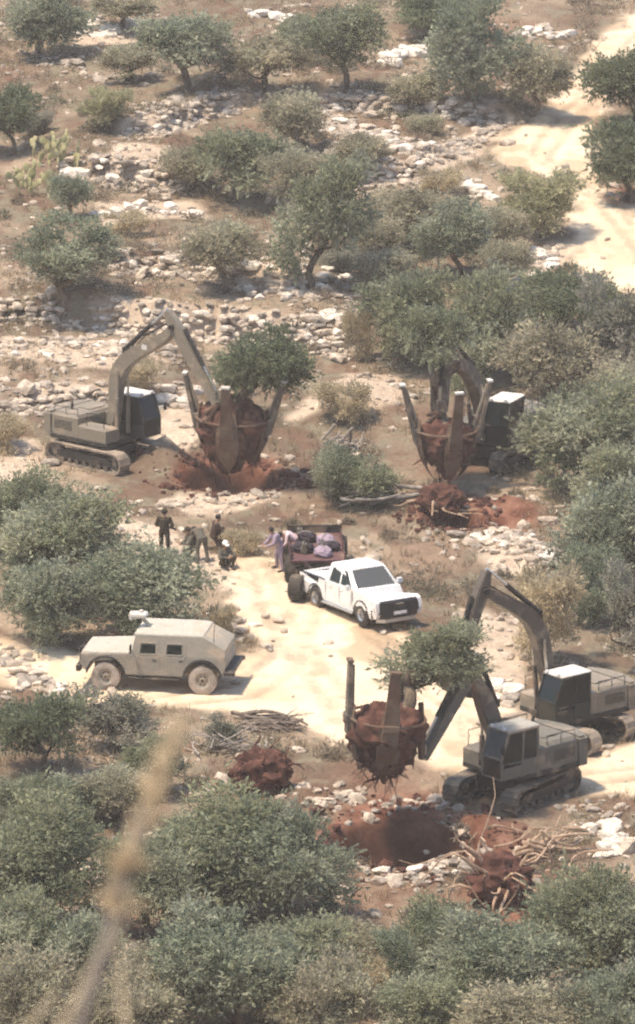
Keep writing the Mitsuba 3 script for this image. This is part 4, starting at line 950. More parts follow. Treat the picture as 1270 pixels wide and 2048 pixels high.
khaki = dict(body='paint_khaki', roof='paint_pale_roof')
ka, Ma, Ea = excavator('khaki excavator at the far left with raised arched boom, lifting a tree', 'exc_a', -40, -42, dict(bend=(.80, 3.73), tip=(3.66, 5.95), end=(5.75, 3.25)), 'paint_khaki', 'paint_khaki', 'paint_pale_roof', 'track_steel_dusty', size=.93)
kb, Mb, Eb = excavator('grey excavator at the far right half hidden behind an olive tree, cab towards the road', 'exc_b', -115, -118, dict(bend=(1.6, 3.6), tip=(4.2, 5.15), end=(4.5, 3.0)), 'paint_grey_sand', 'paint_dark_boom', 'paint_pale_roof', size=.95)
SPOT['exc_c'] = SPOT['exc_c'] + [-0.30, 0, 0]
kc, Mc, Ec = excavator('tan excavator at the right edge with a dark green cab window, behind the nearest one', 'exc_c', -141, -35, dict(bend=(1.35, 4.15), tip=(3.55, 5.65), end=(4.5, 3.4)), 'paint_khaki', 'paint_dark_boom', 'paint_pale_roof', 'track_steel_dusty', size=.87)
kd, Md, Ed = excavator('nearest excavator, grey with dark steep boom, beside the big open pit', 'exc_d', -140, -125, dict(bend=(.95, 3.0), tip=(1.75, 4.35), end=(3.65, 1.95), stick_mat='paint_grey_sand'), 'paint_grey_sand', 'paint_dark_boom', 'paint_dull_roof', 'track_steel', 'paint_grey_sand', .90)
# decals and small marks on the machines
part(ka, 'decal', box(2.30, 2.58, -.396, -.390, 5.25, 5.45), 'dull_white', Ma)
SPOT['exc_d'] = SPOT['exc_d']
part(kd, 'decal', [box(-2.2, -2.08, 1.30, 1.32, 1.30, 1.42)], 'red_decal', Md)
part(kc, 'bucket', [prism([(x_ / .87, z_ / .87) for x_, z_ in [(4.30, 3.5), (4.70, 3.4), (5.0, 2.9), (4.75, 2.4), (4.25, 2.25), (3.95, 2.5), (4.37, 2.42), (4.65, 2.6), (4.8, 2.9), (4.55, 3.2)]], -.75, .45)], 'dark_metal', Mc)

ca = np.array([Ea[0] + .55, Ea[1] + .55, 0.98])
tree_spade(ka, ca, Ea, 1.32, 1.75, [-100, -15, 75, 170], 0.04, 1.55)
uprooted('olive tree hanging in the left excavator\'s tree spade, round dark crown leaning right', ca + [0, 0, 1.05], 1.22, (540, 722), ca[1] + .2, 215, 190, 'deep', 101, 1)
cb_ = np.array([Eb[0] + .15, Eb[1] - .2, 0.80])
tree_spade(kb, cb_, Eb, 1.08, 1.7, [-75, 15, 105, 190], 0.0, 1.75)
uprooted('olive tree gripped in the tree spade of the far right excavator, thin grey crown', cb_ + [0, 0, 1.0], .92, (862, 665), cb_[1] + .8, 150, 150, 'olive', 102, 1)
cd = np.array([Ed[0] - 1.25, Ed[1] - .75, 1.78])
tree_spade(kd, cd, Ed, 1.12, 1.75, [-85, 190, 60], 0.08, 1.75, 'rusty_steel', .12)
uprooted('olive tree with big red root ball hanging over the pit from the nearest excavator', cd + [0.10, 0, 0.95], 1.04, (880, 1312), cd[1] + .9, 215, 165, 'olive', 103, 2, 26)
# ------------------------------------------------------------------ the sand-coloured military jeep
def wheel(k, M, x, y, r, w, tyre, rim_mat, out, nm='wheel'):
    s = 1 if out > 0 else -1
    t = lathe([(r * .58, -w / 2), (r * .80, -w / 2), (r * .96, -w * .44), (r, -w * .30), (r, w * .30), (r * .96, w * .44), (r * .80, w / 2), (r * .58, w / 2), (r * .52, w * .3), (r * .52, -w * .3), (r * .58, -w / 2)], 28, 'y')
    t.apply_translation((x, y, r)); wk = part(k, nm, t, tyre, M, smooth=50)
    lug = []
    for i in range(26):
        b = box(-.03 * r / .4, .03 * r / .4, -w * .46, w * .46, r * .955, r * 1.02); b.apply_transform(rot((0, 1, 0), i * 2 * math.pi / 26)); b.apply_translation((x, y, r)); lug.append(b)
    many(wk, 'tread', lug, tyre, 'tread blocks of the tyre', M, smooth=False)
    h = lathe([(.01, .04), (r * .14, .04), (r * .16, .01), (r * .36, -.02), (r * .47, .03), (r * .56, .05), (r * .57, 0.0), (r * .5, -.08), (.01, -.08)], 24, 'y')
    if s < 0: h.apply_transform(np.diag([1, -1, 1, 1.0])); h.invert()
    h.apply_translation((x, y + s * w * .34, r)); part(wk, 'rim', h, rim_mat, M, smooth=40)
    hub = [cyl((x + r * .3 * math.cos(a), y + s * (w * .34 - .02), r + r * .3 * math.sin(a)), (x + r * .3 * math.cos(a), y + s * (w * .34 + .03), r + r * .3 * math.sin(a)), r * .045, 6) for a in np.arange(6) * math.pi / 3]
    many(wk, 'hub_bolts', hub + [cyl((x, y + s * w * .3, r), (x, y + s * (w * .34 + .06), r), r * .12, 10)], 'dark_metal', 'hub and wheel bolts', M)
    return wk

def panel(pts, t):
    p = np.array(pts, float); n = np.cross(p[1] - p[0], p[2] - p[0]); n /= np.linalg.norm(n); return hullof(np.vstack([p - n * t, p + n * t]))

k = thing('military_jeep', 'sand-coloured four-door military jeep with a white device on its roof', 'military vehicle')
M = xf(SPOT['jeep'], math.radians(171), (.935, .96, .985))
W = 1.12
low = [(-2.62, .78), (-2.45, .62), (-1.28, .60), (2.05, .60), (2.50, .72), (2.62, .95), (2.60, 1.28), (0.78, 1.36), (0.70, 1.30), (-2.60, 1.30), (-2.68, 1.05)]
P = Polygon(low).difference(Point(1.70, .52).buffer(.66)).difference(Point(-1.83, .52).buffer(.68))
part(k, 'body', [prism(P, -W, W, .035), box(-2.3, 2.2, -.62, .62, .50, .95)], 'army_sand', M)
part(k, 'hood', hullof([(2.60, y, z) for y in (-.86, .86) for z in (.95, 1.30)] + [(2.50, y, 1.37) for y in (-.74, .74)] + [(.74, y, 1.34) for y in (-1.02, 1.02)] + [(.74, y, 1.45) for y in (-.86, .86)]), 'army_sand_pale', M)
for s in (-1, 1):
    part(k, 'fender', hullof([(x, s * y, z) for x, z in ((2.54, 1.24), (.85, 1.33), (2.5, 1.02), (.85, 1.15)) for y in (.72, W + .01)]), 'army_sand', M)
cabp = [(0.80, 1.30), (0.42, 1.96), (-1.28, 1.99), (-2.62, 1.36), (-2.62, 1.30)]
lowc = [(x, y, 1.30) for x in (.76, -2.62) for y in (-W + .02, W - .02)]; topc = [(.60, y, 1.98) for y in (-.95, .95)] + [(-1.85, y, 1.98) for y in (-.95, .95)] + [(-2.64, y, 1.58) for y in (-1.03, 1.03)]
part(k, 'cabin', hullof(lowc + topc), 'army_sand', M)
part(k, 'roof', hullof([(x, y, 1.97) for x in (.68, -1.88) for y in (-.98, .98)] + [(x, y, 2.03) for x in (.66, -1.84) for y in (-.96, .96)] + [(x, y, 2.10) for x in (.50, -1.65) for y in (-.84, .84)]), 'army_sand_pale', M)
def side_pt(x, z, s, off): return (x, s * (W - .02 - (z - 1.30) / .68 * (W - .97) + off), z)
for s in (-1, 1):
    for j, (xa, xb) in enumerate(((.44, -.16), (-.52, -1.12))):
        door = part(k, 'door', [panel([side_pt(xa + .12 - (.12 if j else 0), 1.30, s, .012), side_pt(xb - .10, 1.30, s, .012), side_pt(xb - .10, 1.84, s, .012), side_pt(xa - .08, 1.84, s, .012)], .018),
                                box(xb - .10, xa + (.14 if not j else .04), s * W - .018, s * W + .018, .68, 1.29, .012)], 'army_sand', M)
        part(door, 'window', panel([side_pt(xa - .02, 1.40, s, .05), side_pt(xb + .04, 1.40, s, .05), side_pt(xb + .04, 1.70, s, .05), side_pt(xa - .06, 1.70, s, .05)], .012), 'tinted_glass', M)
        fr = [(xa - .02 + .04, 1.36), (xb, 1.36), (xb, 1.74), (xa - .02, 1.74)]
        part(door, 'window_frame', [cyl(side_pt(*fr[i], s, .045), side_pt(*fr[(i + 1) % 4], s, .045), .022, 6) for i in range(4)], 'army_sand', M)
        part(door, 'handle', box(xb + .0, xb + .14, s * W + .01, s * W + .05, 1.14, 1.19, .008), 'dark_metal', M)
    part(k, 'windscreen', panel([(.735, s * .06, 1.48), (.735, s * .92, 1.48), (.638, s * .84, 1.88), (.638, s * .06, 1.88)], .012), 'tinted_glass', M)
    part(k, 'headlight', [cyl((2.57, s * .82, 1.06), (2.64, s * .82, 1.06), .10, 16)], 'lamp_glass', M)
    part(k, 'mirror', [cyl((.72, s * 1.08, 1.45), (.75, s * 1.36, 1.55), .015, 6), box(.70, .76, s * 1.36 - .09, s * 1.36 + .09, 1.42, 1.74, .015)], 'dark_metal', M)
    for x in (1.70, -1.83):
        arch = [(x + .70 * math.cos(a), s * (W + .03), .52 + .70 * math.sin(a)) for a in np.linspace(.15, math.pi - .15, 14)]
        part(k, 'wheel_arch', tube(arch, .035, 6), 'black_plastic', M)
    wheel(k, M, 1.70, s * .96, .50, .36, 'rubber_dusty', 'army_sand', s); wheel(k, M, -1.83, s * .96, .50, .36, 'rubber_dusty', 'army_sand', s)
parts(k, 'grille_bar', [box(2.60, 2.66, -.62 + i * .16, -.55 + i * .16, .86, 1.24) for i in range(8)], 'black_plastic', M)
part(k, 'front_bumper', [box(2.62, 2.80, -1.05, 1.05, .62, .86, .03)] + [cyl((2.72, y, .80), (2.72, y, 1.30), .035, 8) for y in (-.6, .6)] + [cyl((2.72, -.6, z), (2.72, .6, z), .03, 8) for z in (1.05, 1.30)], 'dark_metal', M)
part(k, 'rear_bumper', [box(-2.95, -2.62, -1.0, 1.0, .70, .86, .03), box(-3.0, -2.6, .98, 1.12, .70, .84, .02), box(-3.0, -2.6, -1.12, -.98, .70, .84, .02)], 'dark_metal', M)
parts(k, 'side_step', [box(-1.0, .9, s * 1.0 - .1, s * 1.0 + .1, .44, .52, .02) for s in (-1, 1)], 'dark_metal', M)
part(k, 'antenna', [tube([(-2.2, .9, 1.6), (-2.25, .9, 2.5), (-2.4, .9, 3.3)], .012, 5)], 'dark_metal', M)
part(k, 'snorkel', [tube([(.75, -1.0, 1.35), (.78, -1.02, 1.9), (.6, -1.02, 2.05)], .06, 8)], 'dark_metal', M)
rt = part(k, 'roof_device', [box(.32, .90, .02, .46, 2.42, 2.58, .04), box(.82, .98, .08, .38, 2.30, 2.60, .05), cyl((.55, .24, 2.58), (.55, .24, 2.66), .08, 10)], 'dull_white', M)
part(rt, 'mount', [tube([(.20, .24, 2.02), (.30, .24, 2.18), (.50, .24, 2.36)], .07, 8), lathe([(.01, 2.03), (.40, 2.03), (.40, 2.09), (.30, 2.12), (.01, 2.12)], 20)], 'army_sand_pale', M)

# ------------------------------------------------------------------ the white pickup
k = thing('pickup_truck', 'clean white double-cab pickup truck with a black grille on the sandy road', 'pickup truck')
M = xf(SPOT['truck'], math.radians(-59.5)) @ rot((0, 1, 0), -0.035)
W = .93
low = [(-2.62, .62), (-2.58, .50), (-2.1, .42), (2.30, .36), (2.62, .44), (2.68, .70), (2.62, .98), (2.45, 1.08), (1.30, 1.17), (1.05, 1.16), (-.78, 1.14), (-.80, 1.13), (-2.60, 1.13)]
P = Polygon(low).difference(Point(1.62, .39).buffer(.47)).difference(Point(-1.52, .39).buffer(.47))
sh_ = prism(P, -W, W, .045)
body = m3.Manifold(m3.Mesh(np.array(prism(P, -W, W).vertices, np.float32), np.array(prism(P, -W, W).faces, np.uint32)))
bed = m3.Manifold.cube((1.58, 1.52, .55)).translate((-2.50, -.76, .72))
shell = m3.Manifold.hull_points(np.array([(x, y, z) for x in (-2.63, 2.69) for y, z in ((-W + .05, .3), (W - .05, .3), (-W, .55), (W, .55), (-W, .92), (W, .92), (-W + .06, 1.2), (W - .06, 1.2))] ))
body2 = body ^ shell
body2 = body2 - bed
part(k, 'body', body2, 'white_paint', M, smooth=42)
part(k, 'bed_liner', [box(-2.47, -.95, -.755, .755, .715, .74), box(-2.47, -.95, -.757, -.745, .73, 1.10), box(-2.47, -.95, .745, .757, .73, 1.10), box(-2.498, -2.485, -.75, .75, .73, 1.1), box(-.945, -.93, -.75, .75, .73, 1.1)], 'black_plastic', M)
parts(k, 'bed_rail', [box(-2.58, -.85, s * .85 - .05, s * .85 + .05, 1.128, 1.15, .008) for s in (-1, 1)], 'black_plastic', M)
part(k, 'underbody', [box(-2.3, 2.3, -.7, .7, .32, .6, .03)], 'dark_inside', M)
b_ = [(1.16, 1.16), (-.90, 1.13)]; t_ = [(.52, 1.78), (-.68, 1.79)]
yb_, yt_ = W - .035, .70
cab = hullof([(x, s * yb_, z) for x, z in b_ for s in (-1, 1)] + [(x, s * yt_, z) for x, z in t_ for s in (-1, 1)] + [(-.1, s * (yt_ + .01), 1.82) for s in (-1, 1)] + [(x, s * (yt_ - .1), 1.84) for x in (.2, -.45) for s in (-1, 1)])
part(k, 'cab', cab, 'white_paint', M, smooth=50)
def sd(x, z, s, off=.006):
    f = (z - 1.14) / (1.785 - 1.14); return (x, s * (yb_ + (yt_ - yb_) * f + off), z)
for s in (-1, 1):
    for nm, q in (('front', [(.94, 1.20), (.20, 1.19), (.16, 1.68), (.46, 1.69)]), ('rear', [(.10, 1.19), (-.58, 1.19), (-.50, 1.67), (.08, 1.68)])):
        part(k, f'{nm}_side_window', panel([sd(x, z, s) for x, z in q], .008), 'tinted_glass', M)
        x = (.30, -.48)[nm == 'rear']
        part(k, 'door_handle', box(x - .10, x + .06, s * (W + .002) - .02, s * (W + .002) + .02, .98, 1.02, .006), 'white_paint', M)
    for x in (1.06, .15, -.80):
        part(k, 'door_seam', box(x - .008, x + .008, s * (W - .004) - .006, s * (W - .004) + .006, .50, 1.10), 'dark_inside', M)
    part(k, 'mirror', [hullof([(x, s * y, z) for x in (.88, 1.02) for y in (.98, 1.16) for z in (1.16, 1.32)]), cyl((.95, s * .88, 1.18), (.95, s * 1.0, 1.22), .03, 6)], 'white_paint', M)
    part(k, 'side_step', [box(-1.0, 1.1, s * .92 - .09, s * .92 + .09, .33, .39, .02)], 'bright_steel', M)
    part(k, 'headlight', hullof([(2.64, s * .60, .84), (2.66, s * .60, .95), (2.40, s * .945, 1.00), (2.36, s * .945, .86), (2.52, s * .90, .84), (2.50, s * .9, .99)]), 'lamp_glass', M)
    for x in (1.62, -1.52):
        arch = [(x + .49 * math.cos(a), s * (W - .005), .39 + .49 * math.sin(a)) for a in np.linspace(-.1, math.pi + .1, 16)]
        part(k, 'wheel_arch', tube(arch, .03, 6), 'black_plastic', M)
        wheel(k, M, x, s * .80, .39, .27, 'rubber', 'rim_alloy', s)
part(k, 'windscreen', panel([(1.135, -.76, 1.21), (1.135, .76, 1.21), (.575, .63, 1.735), (.575, -.63, 1.735)], .012), 'windscreen_glass', M)
part(k, 'rear_window', panel([(-.845, -.72, 1.22), (-.845, .72, 1.22), (-.64, .60, 1.70), (-.64, -.60, 1.70)], .010), 'tinted_glass', M)
part(k, 'grille', [hullof([(2.60, y, .56) for y in (-.94, .94)] + [(2.735, y, .60) for y in (-.72, .72)] + [(2.72, y, .97) for y in (-.68, .68)] + [(2.58, y, 1.02) for y in (-.74, .74)] + [(2.50, y, .80) for y in (-.945, .945)])] + [box(2.70, 2.745, -.6, .6, z, z + .02) for z in (.70, .78, .86)], 'black_plastic', M)
parts(k, 'badge_letter', [box(2.726, 2.738, -.16 + i * .085, -.10 + i * .085, .885, .93) for i in range(4)], 'bright_steel', M)
part(k, 'front_bumper', hullof([(2.35, y, z) for y in (-.955, .955) for z in (.40, .70)] + [(2.74, y, z) for y in (-.70, .70) for z in (.42, .64)]), 'black_plastic', M)
part(k, 'license_plate', box(2.742, 2.755, -.26, .26, .53, .64), 'white_plastic', M)
part(k, 'skid_plate', hullof([(2.40, y, z) for y in (-.78, .78) for z in (.24, .36)] + [(2.74, y, z) for y in (-.60, .60) for z in (.27, .40)]), 'rim_alloy', M)
part(k, 'tailgate', [box(-2.645, -2.61, -.74, .74, .64, 1.10, .01)], 'white_paint', M)
part(k, 'rear_bumper', [box(-2.78, -2.60, -.88, .88, .46, .60, .03)], 'bright_steel', M)

# ------------------------------------------------------------------ the farm trailer behind it
k = thing('farm_trailer', 'dark red flatbed farm trailer with black tyres behind the white pickup', 'trailer')
tp = gpt(588, 1187) + [.935 - .15, 1.283 + 1.75, 0]; TZ = float(height(tp[0], tp[1], False)); M = xf((tp[0], tp[1], TZ), math.radians(92)); TM = M
part(k, 'deck', [box(-1.9, 1.9, -.95, .95, .82, .92, .015)] + [box(-1.9, 1.9, y - .06, y + .06, .66, .82) for y in (-.4, .4)], 'red_paint', M)
part(k, 'side_board', [box(-1.9, 1.9, -.985, -.955, .84, 1.16, .008)], 'red_paint', M); part(k, 'side_board', [box(-1.9, 1.9, .955, .985, .84, 1.16, .008)], 'red_paint', M)
part(k, 'head_board', [box(1.9, 1.95, -.95, .95, .84, 1.22, .01)], 'dark_metal', M)
parts(k, 'stake', [cyl((x, y, .8), (x, y, 1.35), .025, 6) for x in (-1.6, 0, 1.6) for y in (-.97, .97)], 'dark_metal', M)
parts(k, 'drawbar', [cyl((-1.9, -.35, .72), (-2.8, 0, .62), .05, 8), cyl((-1.9, .35, .72), (-2.8, 0, .62), .05, 8)], 'dark_metal', M)
for x in (-1.25, 1.35):
    part(k, 'axle', cyl((x, -.9, .45), (x, .9, .45), .06, 8), 'dark_metal', M)
    for s in (-1, 1): wheel(k, M, x, s * .98, .46, .40, 'rubber', 'red_paint', s)
for q, (x, y) in enumerate(((1.1, .55), (-1.0, .45))):
    j = thing('jerry_can', ('dark jerry can at the far end of the red trailer', 'dark jerry can at the near end of the red trailer')[q], 'canister', 'jerry cans on the trailer')
    part(j, 'can', [box(x - .16, x + .16, y - .1, y + .1, .925, 1.32, .03)], 'grey_green_cloth', M); part(j, 'handle', tube([(x - .1, y, 1.31), (x - .1, y, 1.38), (x + .1, y, 1.38), (x + .1, y, 1.31)], .015, 6), 'dark_metal', M)
rq = np.random.default_rng(44)
for q, (x, y, mt, lab) in enumerate(((-1.3, -.2, 'lilac_cloth', 'lilac cloth bundle at the near end of the red trailer'), (-.75, .5, 'dark_cloth', 'dark bundle on the left side of the red trailer'), (.3, -.35, 'lilac_cloth', 'lilac cloth bundle in the middle of the red trailer'),
                                    (.75, .3, 'dark_cloth', 'dark bundle towards the far end of the red trailer'), (-.6, -.45, 'dark_cloth', 'dark bundle at the right front of the red trailer'))):
    j = thing('bundle', lab, 'bundle', 'bundles on the trailer')
    B = lump(50 + q, .34, .40, 3, (1.2, .9, .6), 2.2); part(j, 'sack', B, mt, TM @ xf((x, y, 1.08), rq.uniform(0, 3)), smooth=60)
    part(j, 'rope', tube([(.32 * 1.2 * math.cos(a), 0.02, .22 * math.sin(a)) for a in np.linspace(0, 6.2, 14)], .02, 5), 'dry_twig', TM @ xf((x, y, 1.08), rq.uniform(0, 3)))
k = thing('tyre', 'big black tyre standing at the left rear corner of the white pickup', 'tyre')
tq = gpt(596, 1204); wheel(k, xf((tq[0], tq[1] + .25, float(height(tq[0], tq[1]))), 1.2), 0, 0, .46, .5, 'rubber', 'dark_metal', -1, 'carcass')
# ------------------------------------------------------------------ people
def chain(bones, extra=(), edge=0.035, it=6):
    out = m3.Manifold()
    for (a, ra), (b, rb) in bones:
        sa, sb = m3.Manifold.sphere(ra, 14).translate(tuple(a)), m3.Manifold.sphere(rb, 14).translate(tuple(b))
        out = out + m3.Manifold.batch_hull([sa, sb])
    for e in extra: out = out + e
    v, f = _mm(out.refine_to_length(edge)); m = trimesh.Trimesh(v, f, process=True)
    trimesh.smoothing.filter_taubin(m, iterations=it); return m

def person(label, M, J, shirt, trousers, shoe='dark_metal', hair='black_hair', cap=None, sleeve=True, gear=None, name='person'):
    """J: joints (local, metres): hip, chest, neck, head, face (unit direction), and per side L/R: shoulder, elbow, wrist, hipj, knee, ankle, toe."""
    k = thing(name, label, 'person'); J = {a: np.array(b, float) for a, b in J.items()}
    up = J['head'] - J['neck']; up /= np.linalg.norm(up); fc = J['face'] - up * (J['face'] @ up); fc /= np.linalg.norm(fc); lf = np.cross(up, fc)
    H = J['head']
    bones = [((J['neck'] - up * .04, .058), (H - up * .07, .055)), ((H + up * .035 - fc * .015, .092), (H - up * .03 + fc * .012, .080)), ((H - up * .03 + fc * .02, .07), (H - up * .095 + fc * .035, .042)),
             ((H + fc * .088 + up * .005, .012), (H + fc * .112 - up * .028, .016))]
    for s in (-1, 1): bones.append(((H + lf * s * .088 + up * .015, .016), (H + lf * s * .090 - up * .03, .012)))
    bones += [((J['hip'], .12), (J['chest'], .12)), ((J['chest'], .11), (J['neck'] - up * .05, .06))]
    for s in 'LR':
        sh, el, wr = J['shoulder' + s], J['elbow' + s], J['wrist' + s]
        bones += [((sh, .052), (el, .040)), ((el, .039), (wr, .027)), ((J['hipj' + s], .075), (J['knee' + s], .052)), ((J['knee' + s], .05), (J['ankle' + s], .036))]
        d = wr - el; d /= np.linalg.norm(d); a = np.cross(d, fc if abs(d @ fc) < .9 else up); a /= np.linalg.norm(a); b = np.cross(d, a)
        palm = wr + d * .085; bones.append(((wr + d * .02 - a * .0, .028), (palm, .030)))
        for j, (o, L) in enumerate(((-.030, .062), (-.010, .072), (.010, .068), (.030, .052))):
            p0 = palm + a * o * .8; p1 = p0 + d * L * .5 + b * .006; p2 = p1 + d * L * .35 + b * .022; p3 = p2 + d * L * .2 + b * .026
            bones += [((p0, .0095), (p1, .0085)), ((p1, .0085), (p2, .0078)), ((p2, .0078), (p3, .0068))]
        t0 = wr + d * .035 - a * .024; t1 = t0 - a * .028 + d * .030 + b * .012; t2 = t1 + d * .030 + b * .012
        bones += [((t0, .013), (t1, .0105)), ((t1, .0105), (t2, .0085))]
    part(k, 'body', chain(bones, edge=.02, it=4), 'skin', M, smooth=True)
    parts(k, 'eye', [trimesh.creation.icosphere(1, .011).apply_translation(H + fc * .086 + lf * s * .032 + up * .02) for s in (-1, 1)], 'black_hair', M)
    sb = [((J['hip'] + up * 0 + (J['chest'] - J['hip']) * .05, .150), (J['chest'], .158))]
    for s in 'LR':
        sb += [((J['chest'] + (J['shoulder' + s] - J['chest']) * .3, .13), (J['shoulder' + s], .082)), ((J['hip'] + (J['hipj' + s] - J['hip']) * .5, .125), (J['chest'] + (J['shoulder' + s] - J['chest']) * .35, .125)), ((J['shoulder' + s], .080), (J['elbow' + s], .062))]
        if sleeve: sb.append(((J['elbow' + s], .060), (J['wrist' + s] + (J['elbow' + s] - J['wrist' + s]) * .08, .045)))
    part(k, 'shirt', chain(sb, edge=.04), shirt, M, smooth=True)
    tb = [((J['hip'], .135), (J['hip'] + (J['chest'] - J['hip']) * .12, .14))]
    for s in 'LR': tb += [((J['hip'] + (J['hipj' + s] - J['hip']) * .7, .115), (J['hipj' + s], .112)), ((J['hipj' + s], .108), (J['knee' + s], .078)), ((J['knee' + s], .076), (J['ankle' + s], .058))]
    part(k, 'trousers', chain(tb, edge=.04), trousers, M, smooth=True)
    for s in 'LR':
        an, to = J['ankle' + s], J['toe' + s]
        part(k, 'boot', chain([((an + [0, 0, .04], .055), (an - [0, 0, .02], .052)), ((an - [0, 0, .03], .05), (an + (to - an) * .6 - [0, 0, .01], .048)), ((an + (to - an) * .6 - [0, 0, .01], .047), (to, .036))], edge=.03), shoe, M, smooth=True)
    if cap:
        c = m3.Manifold.sphere(.118, 20).translate(tuple(H + up * .045 - fc * .012)) - m3.Manifold.cube((1, 1, 1), True).translate((0, 0, 0)).translate((0, 0, -.5)).transform(np.column_stack([lf, fc, up, H + up * .03])[:3])
        br = m3.Manifold.batch_hull([m3.Manifold.sphere(.012, 8).translate(tuple(H + up * .045 + fc * f_ + lf * s * w_)) for f_, w_ in ((.09, .08), (.185, .045)) for s in (-1, 1)])
        part(k, 'cap', [c, br], cap, M, smooth=40)
    hs = m3.Manifold.sphere(.108, 18).translate(tuple(H + up * .032 - fc * .028)) - m3.Manifold.cube((.5, .5, .5), True).transform(np.column_stack([lf, fc, up, H + fc * .29 - up * .06])[:3])
    part(k, 'hair', hs, hair, M, smooth=True)
    if gear == 'vest':
        v = chain([((J['hip'] + (J['chest'] - J['hip']) * .35, .172), (J['chest'] + [0, 0, .02], .172))], edge=.05)
        part(k, 'vest', v, trousers, M, smooth=True)
        bk = J['chest'] - fc * .20
        part(k, 'backpack', chain([((bk - [0, 0, .16], .11), (bk + [0, 0, .08], .11))], edge=.05), trousers, M, smooth=True)
        d0 = J['wristR'] + [0, 0, .02]; d1 = J['wristL'] + [0, 0, .02]; ax = (d1 - d0) / np.linalg.norm(d1 - d0)
        part(k, 'rifle', [cyl(d0 - ax * .28, d1 + ax * .25, .022, 8), hullof([tuple(d0 - ax * .28 + [0, 0, z]) for z in (-.06, .02)] + [tuple(d0 - ax * .05 + [0, .015, z]) for z in (-.05, .03)] + [tuple(d0 - ax * .05 + [0, -.015, z]) for z in (-.05, .03)])], 'black_plastic', M)
    return k

STAND = dict(hip=(0, 0, .95), chest=(.02, 0, 1.28), neck=(.02, 0, 1.48), head=(.04, 0, 1.64), face=(1, 0, 0),
             shoulderL=(.0, .19, 1.42), shoulderR=(.0, -.19, 1.42), elbowL=(.02, .31, 1.16), elbowR=(.02, -.31, 1.16), wristL=(.22, .14, 1.10), wristR=(.22, -.16, 1.02),
             hipjL=(0, .10, .92), hipjR=(0, -.10, .92), kneeL=(.03, .13, .50), kneeR=(.03, -.13, .50), ankleL=(0, .15, .09), ankleR=(0, -.15, .09), toeL=(.17, .18, .04), toeR=(.17, -.18, .04))
KNEEL = dict(hip=(0, 0, .50), chest=(.10, 0, .82), neck=(.14, 0, 1.01), head=(.20, 0, 1.16), face=(1, 0, -.15),
             shoulderL=(.10, .19, .95), shoulderR=(.10, -.19, .95), elbowL=(.26, .26, .72), elbowR=(.22, -.28, .70), wristL=(.48, .10, .72), wristR=(.40, -.12, .66),
             hipjL=(0, .10, .48), hipjR=(0, -.10, .48), kneeL=(.40, .16, .52), kneeR=(.22, -.14, .09), ankleL=(.34, .17, .09), ankleR=(-.20, -.15, .08), toeL=(.50, .19, .04), toeR=(-.26, -.15, .03))
SIT = dict(hip=(0, 0, .17), chest=(.04, 0, .50), neck=(.07, 0, .70), head=(.11, 0, .86), face=(1, 0, -.1),
           shoulderL=(.05, .19, .64), shoulderR=(.05, -.19, .64), elbowL=(.20, .29, .42), elbowR=(.20, -.29, .42), wristL=(.40, .12, .46), wristR=(.40, -.10, .44),
           hipjL=(.02, .11, .15), hipjR=(.02, -.11, .15), kneeL=(.36, .26, .42), kneeR=(.36, -.26, .42), ankleL=(.40, .10, .09), ankleR=(.40, -.10, .09), toeL=(.56, .12, .04), toeR=(.56, -.12, .04))
BEND = dict(hip=(0, 0, .92), chest=(.27, 0, 1.10), neck=(.42, 0, 1.16), head=(.55, 0, 1.12), face=(.5, 0, -1),
            shoulderL=(.36, .18, 1.13), shoulderR=(.36, -.18, 1.13), elbowL=(.42, .22, .86), elbowR=(.46, -.22, .86), wristL=(.56, .12, .66), wristR=(.60, -.12, .66),
            hipjL=(0, .10, .90), hipjR=(0, -.10, .90), kneeL=(.08, .14, .50), kneeR=(-.06, -.15, .50), ankleL=(.0, .16, .09), ankleR=(-.16, -.16, .09), toeL=(.18, .18, .04), toeR=(.02, -.18, .04))
def stand_at(px, py, deg, s=1.0):
    p = gpt(px, py); return xf((p[0], p[1], float(height(p[0], p[1]))), math.radians(deg), s)
person('standing soldier in dark olive clothes seen from behind on the pale ground', stand_at(329, 1112, 80), STAND, 'olive_drab', 'olive_drab', cap='olive_drab', gear='vest')
person('kneeling soldier in grey-green clothes right of the standing soldier', stand_at(386, 1122, 200), KNEEL, 'grey_green_cloth', 'grey_green_cloth', cap='olive_drab', gear='vest')
person('soldier bending forward behind the kneeling one', stand_at(404, 1126, 120), BEND, 'grey_green_cloth', 'grey_green_cloth', cap='olive_drab')
person('person in brown clothes crouching farther back, right of the soldiers', stand_at(427, 1098, 20), KNEEL, 'brown_leather', 'brown_leather', hair='black_hair')
person('person in a white cap sitting on the pale ground at the road edge', stand_at(448, 1134, -60), SIT, 'grey_green_cloth', 'olive_drab', cap='white_plastic')
person('dark-haired person in a pale pink shirt bending at the near left trailer corner', stand_at(592, 1128, 195), BEND, 'pink_cloth', 'dark_cloth')
q = (TM @ [-.35, .25, 0, 1])[:3]
person('person in lilac clothes standing bent at the left side of the dark red trailer', xf((TM @ [.15, 1.30, .0, 1])[:3], math.radians(200)), {**BEND, **dict(chest=(.16, 0, 1.24), neck=(.26, 0, 1.38), head=(.34, 0, 1.50), face=(1, 0, -.7), shoulderL=(.22, .19, 1.33), shoulderR=(.22, -.19, 1.33), elbowL=(.34, .27, 1.08), elbowR=(.34, -.27, 1.08), wristL=(.55, .16, .98), wristR=(.55, -.16, .98), kneeR=(.05, -.24, .5), kneeL=(.05, .24, .5), ankleL=(0, .30, .09), ankleR=(0, -.30, .09), toeL=(.18, .34, .04), toeR=(.18, -.34, .04))}, 'lilac_cloth', 'lilac_cloth')

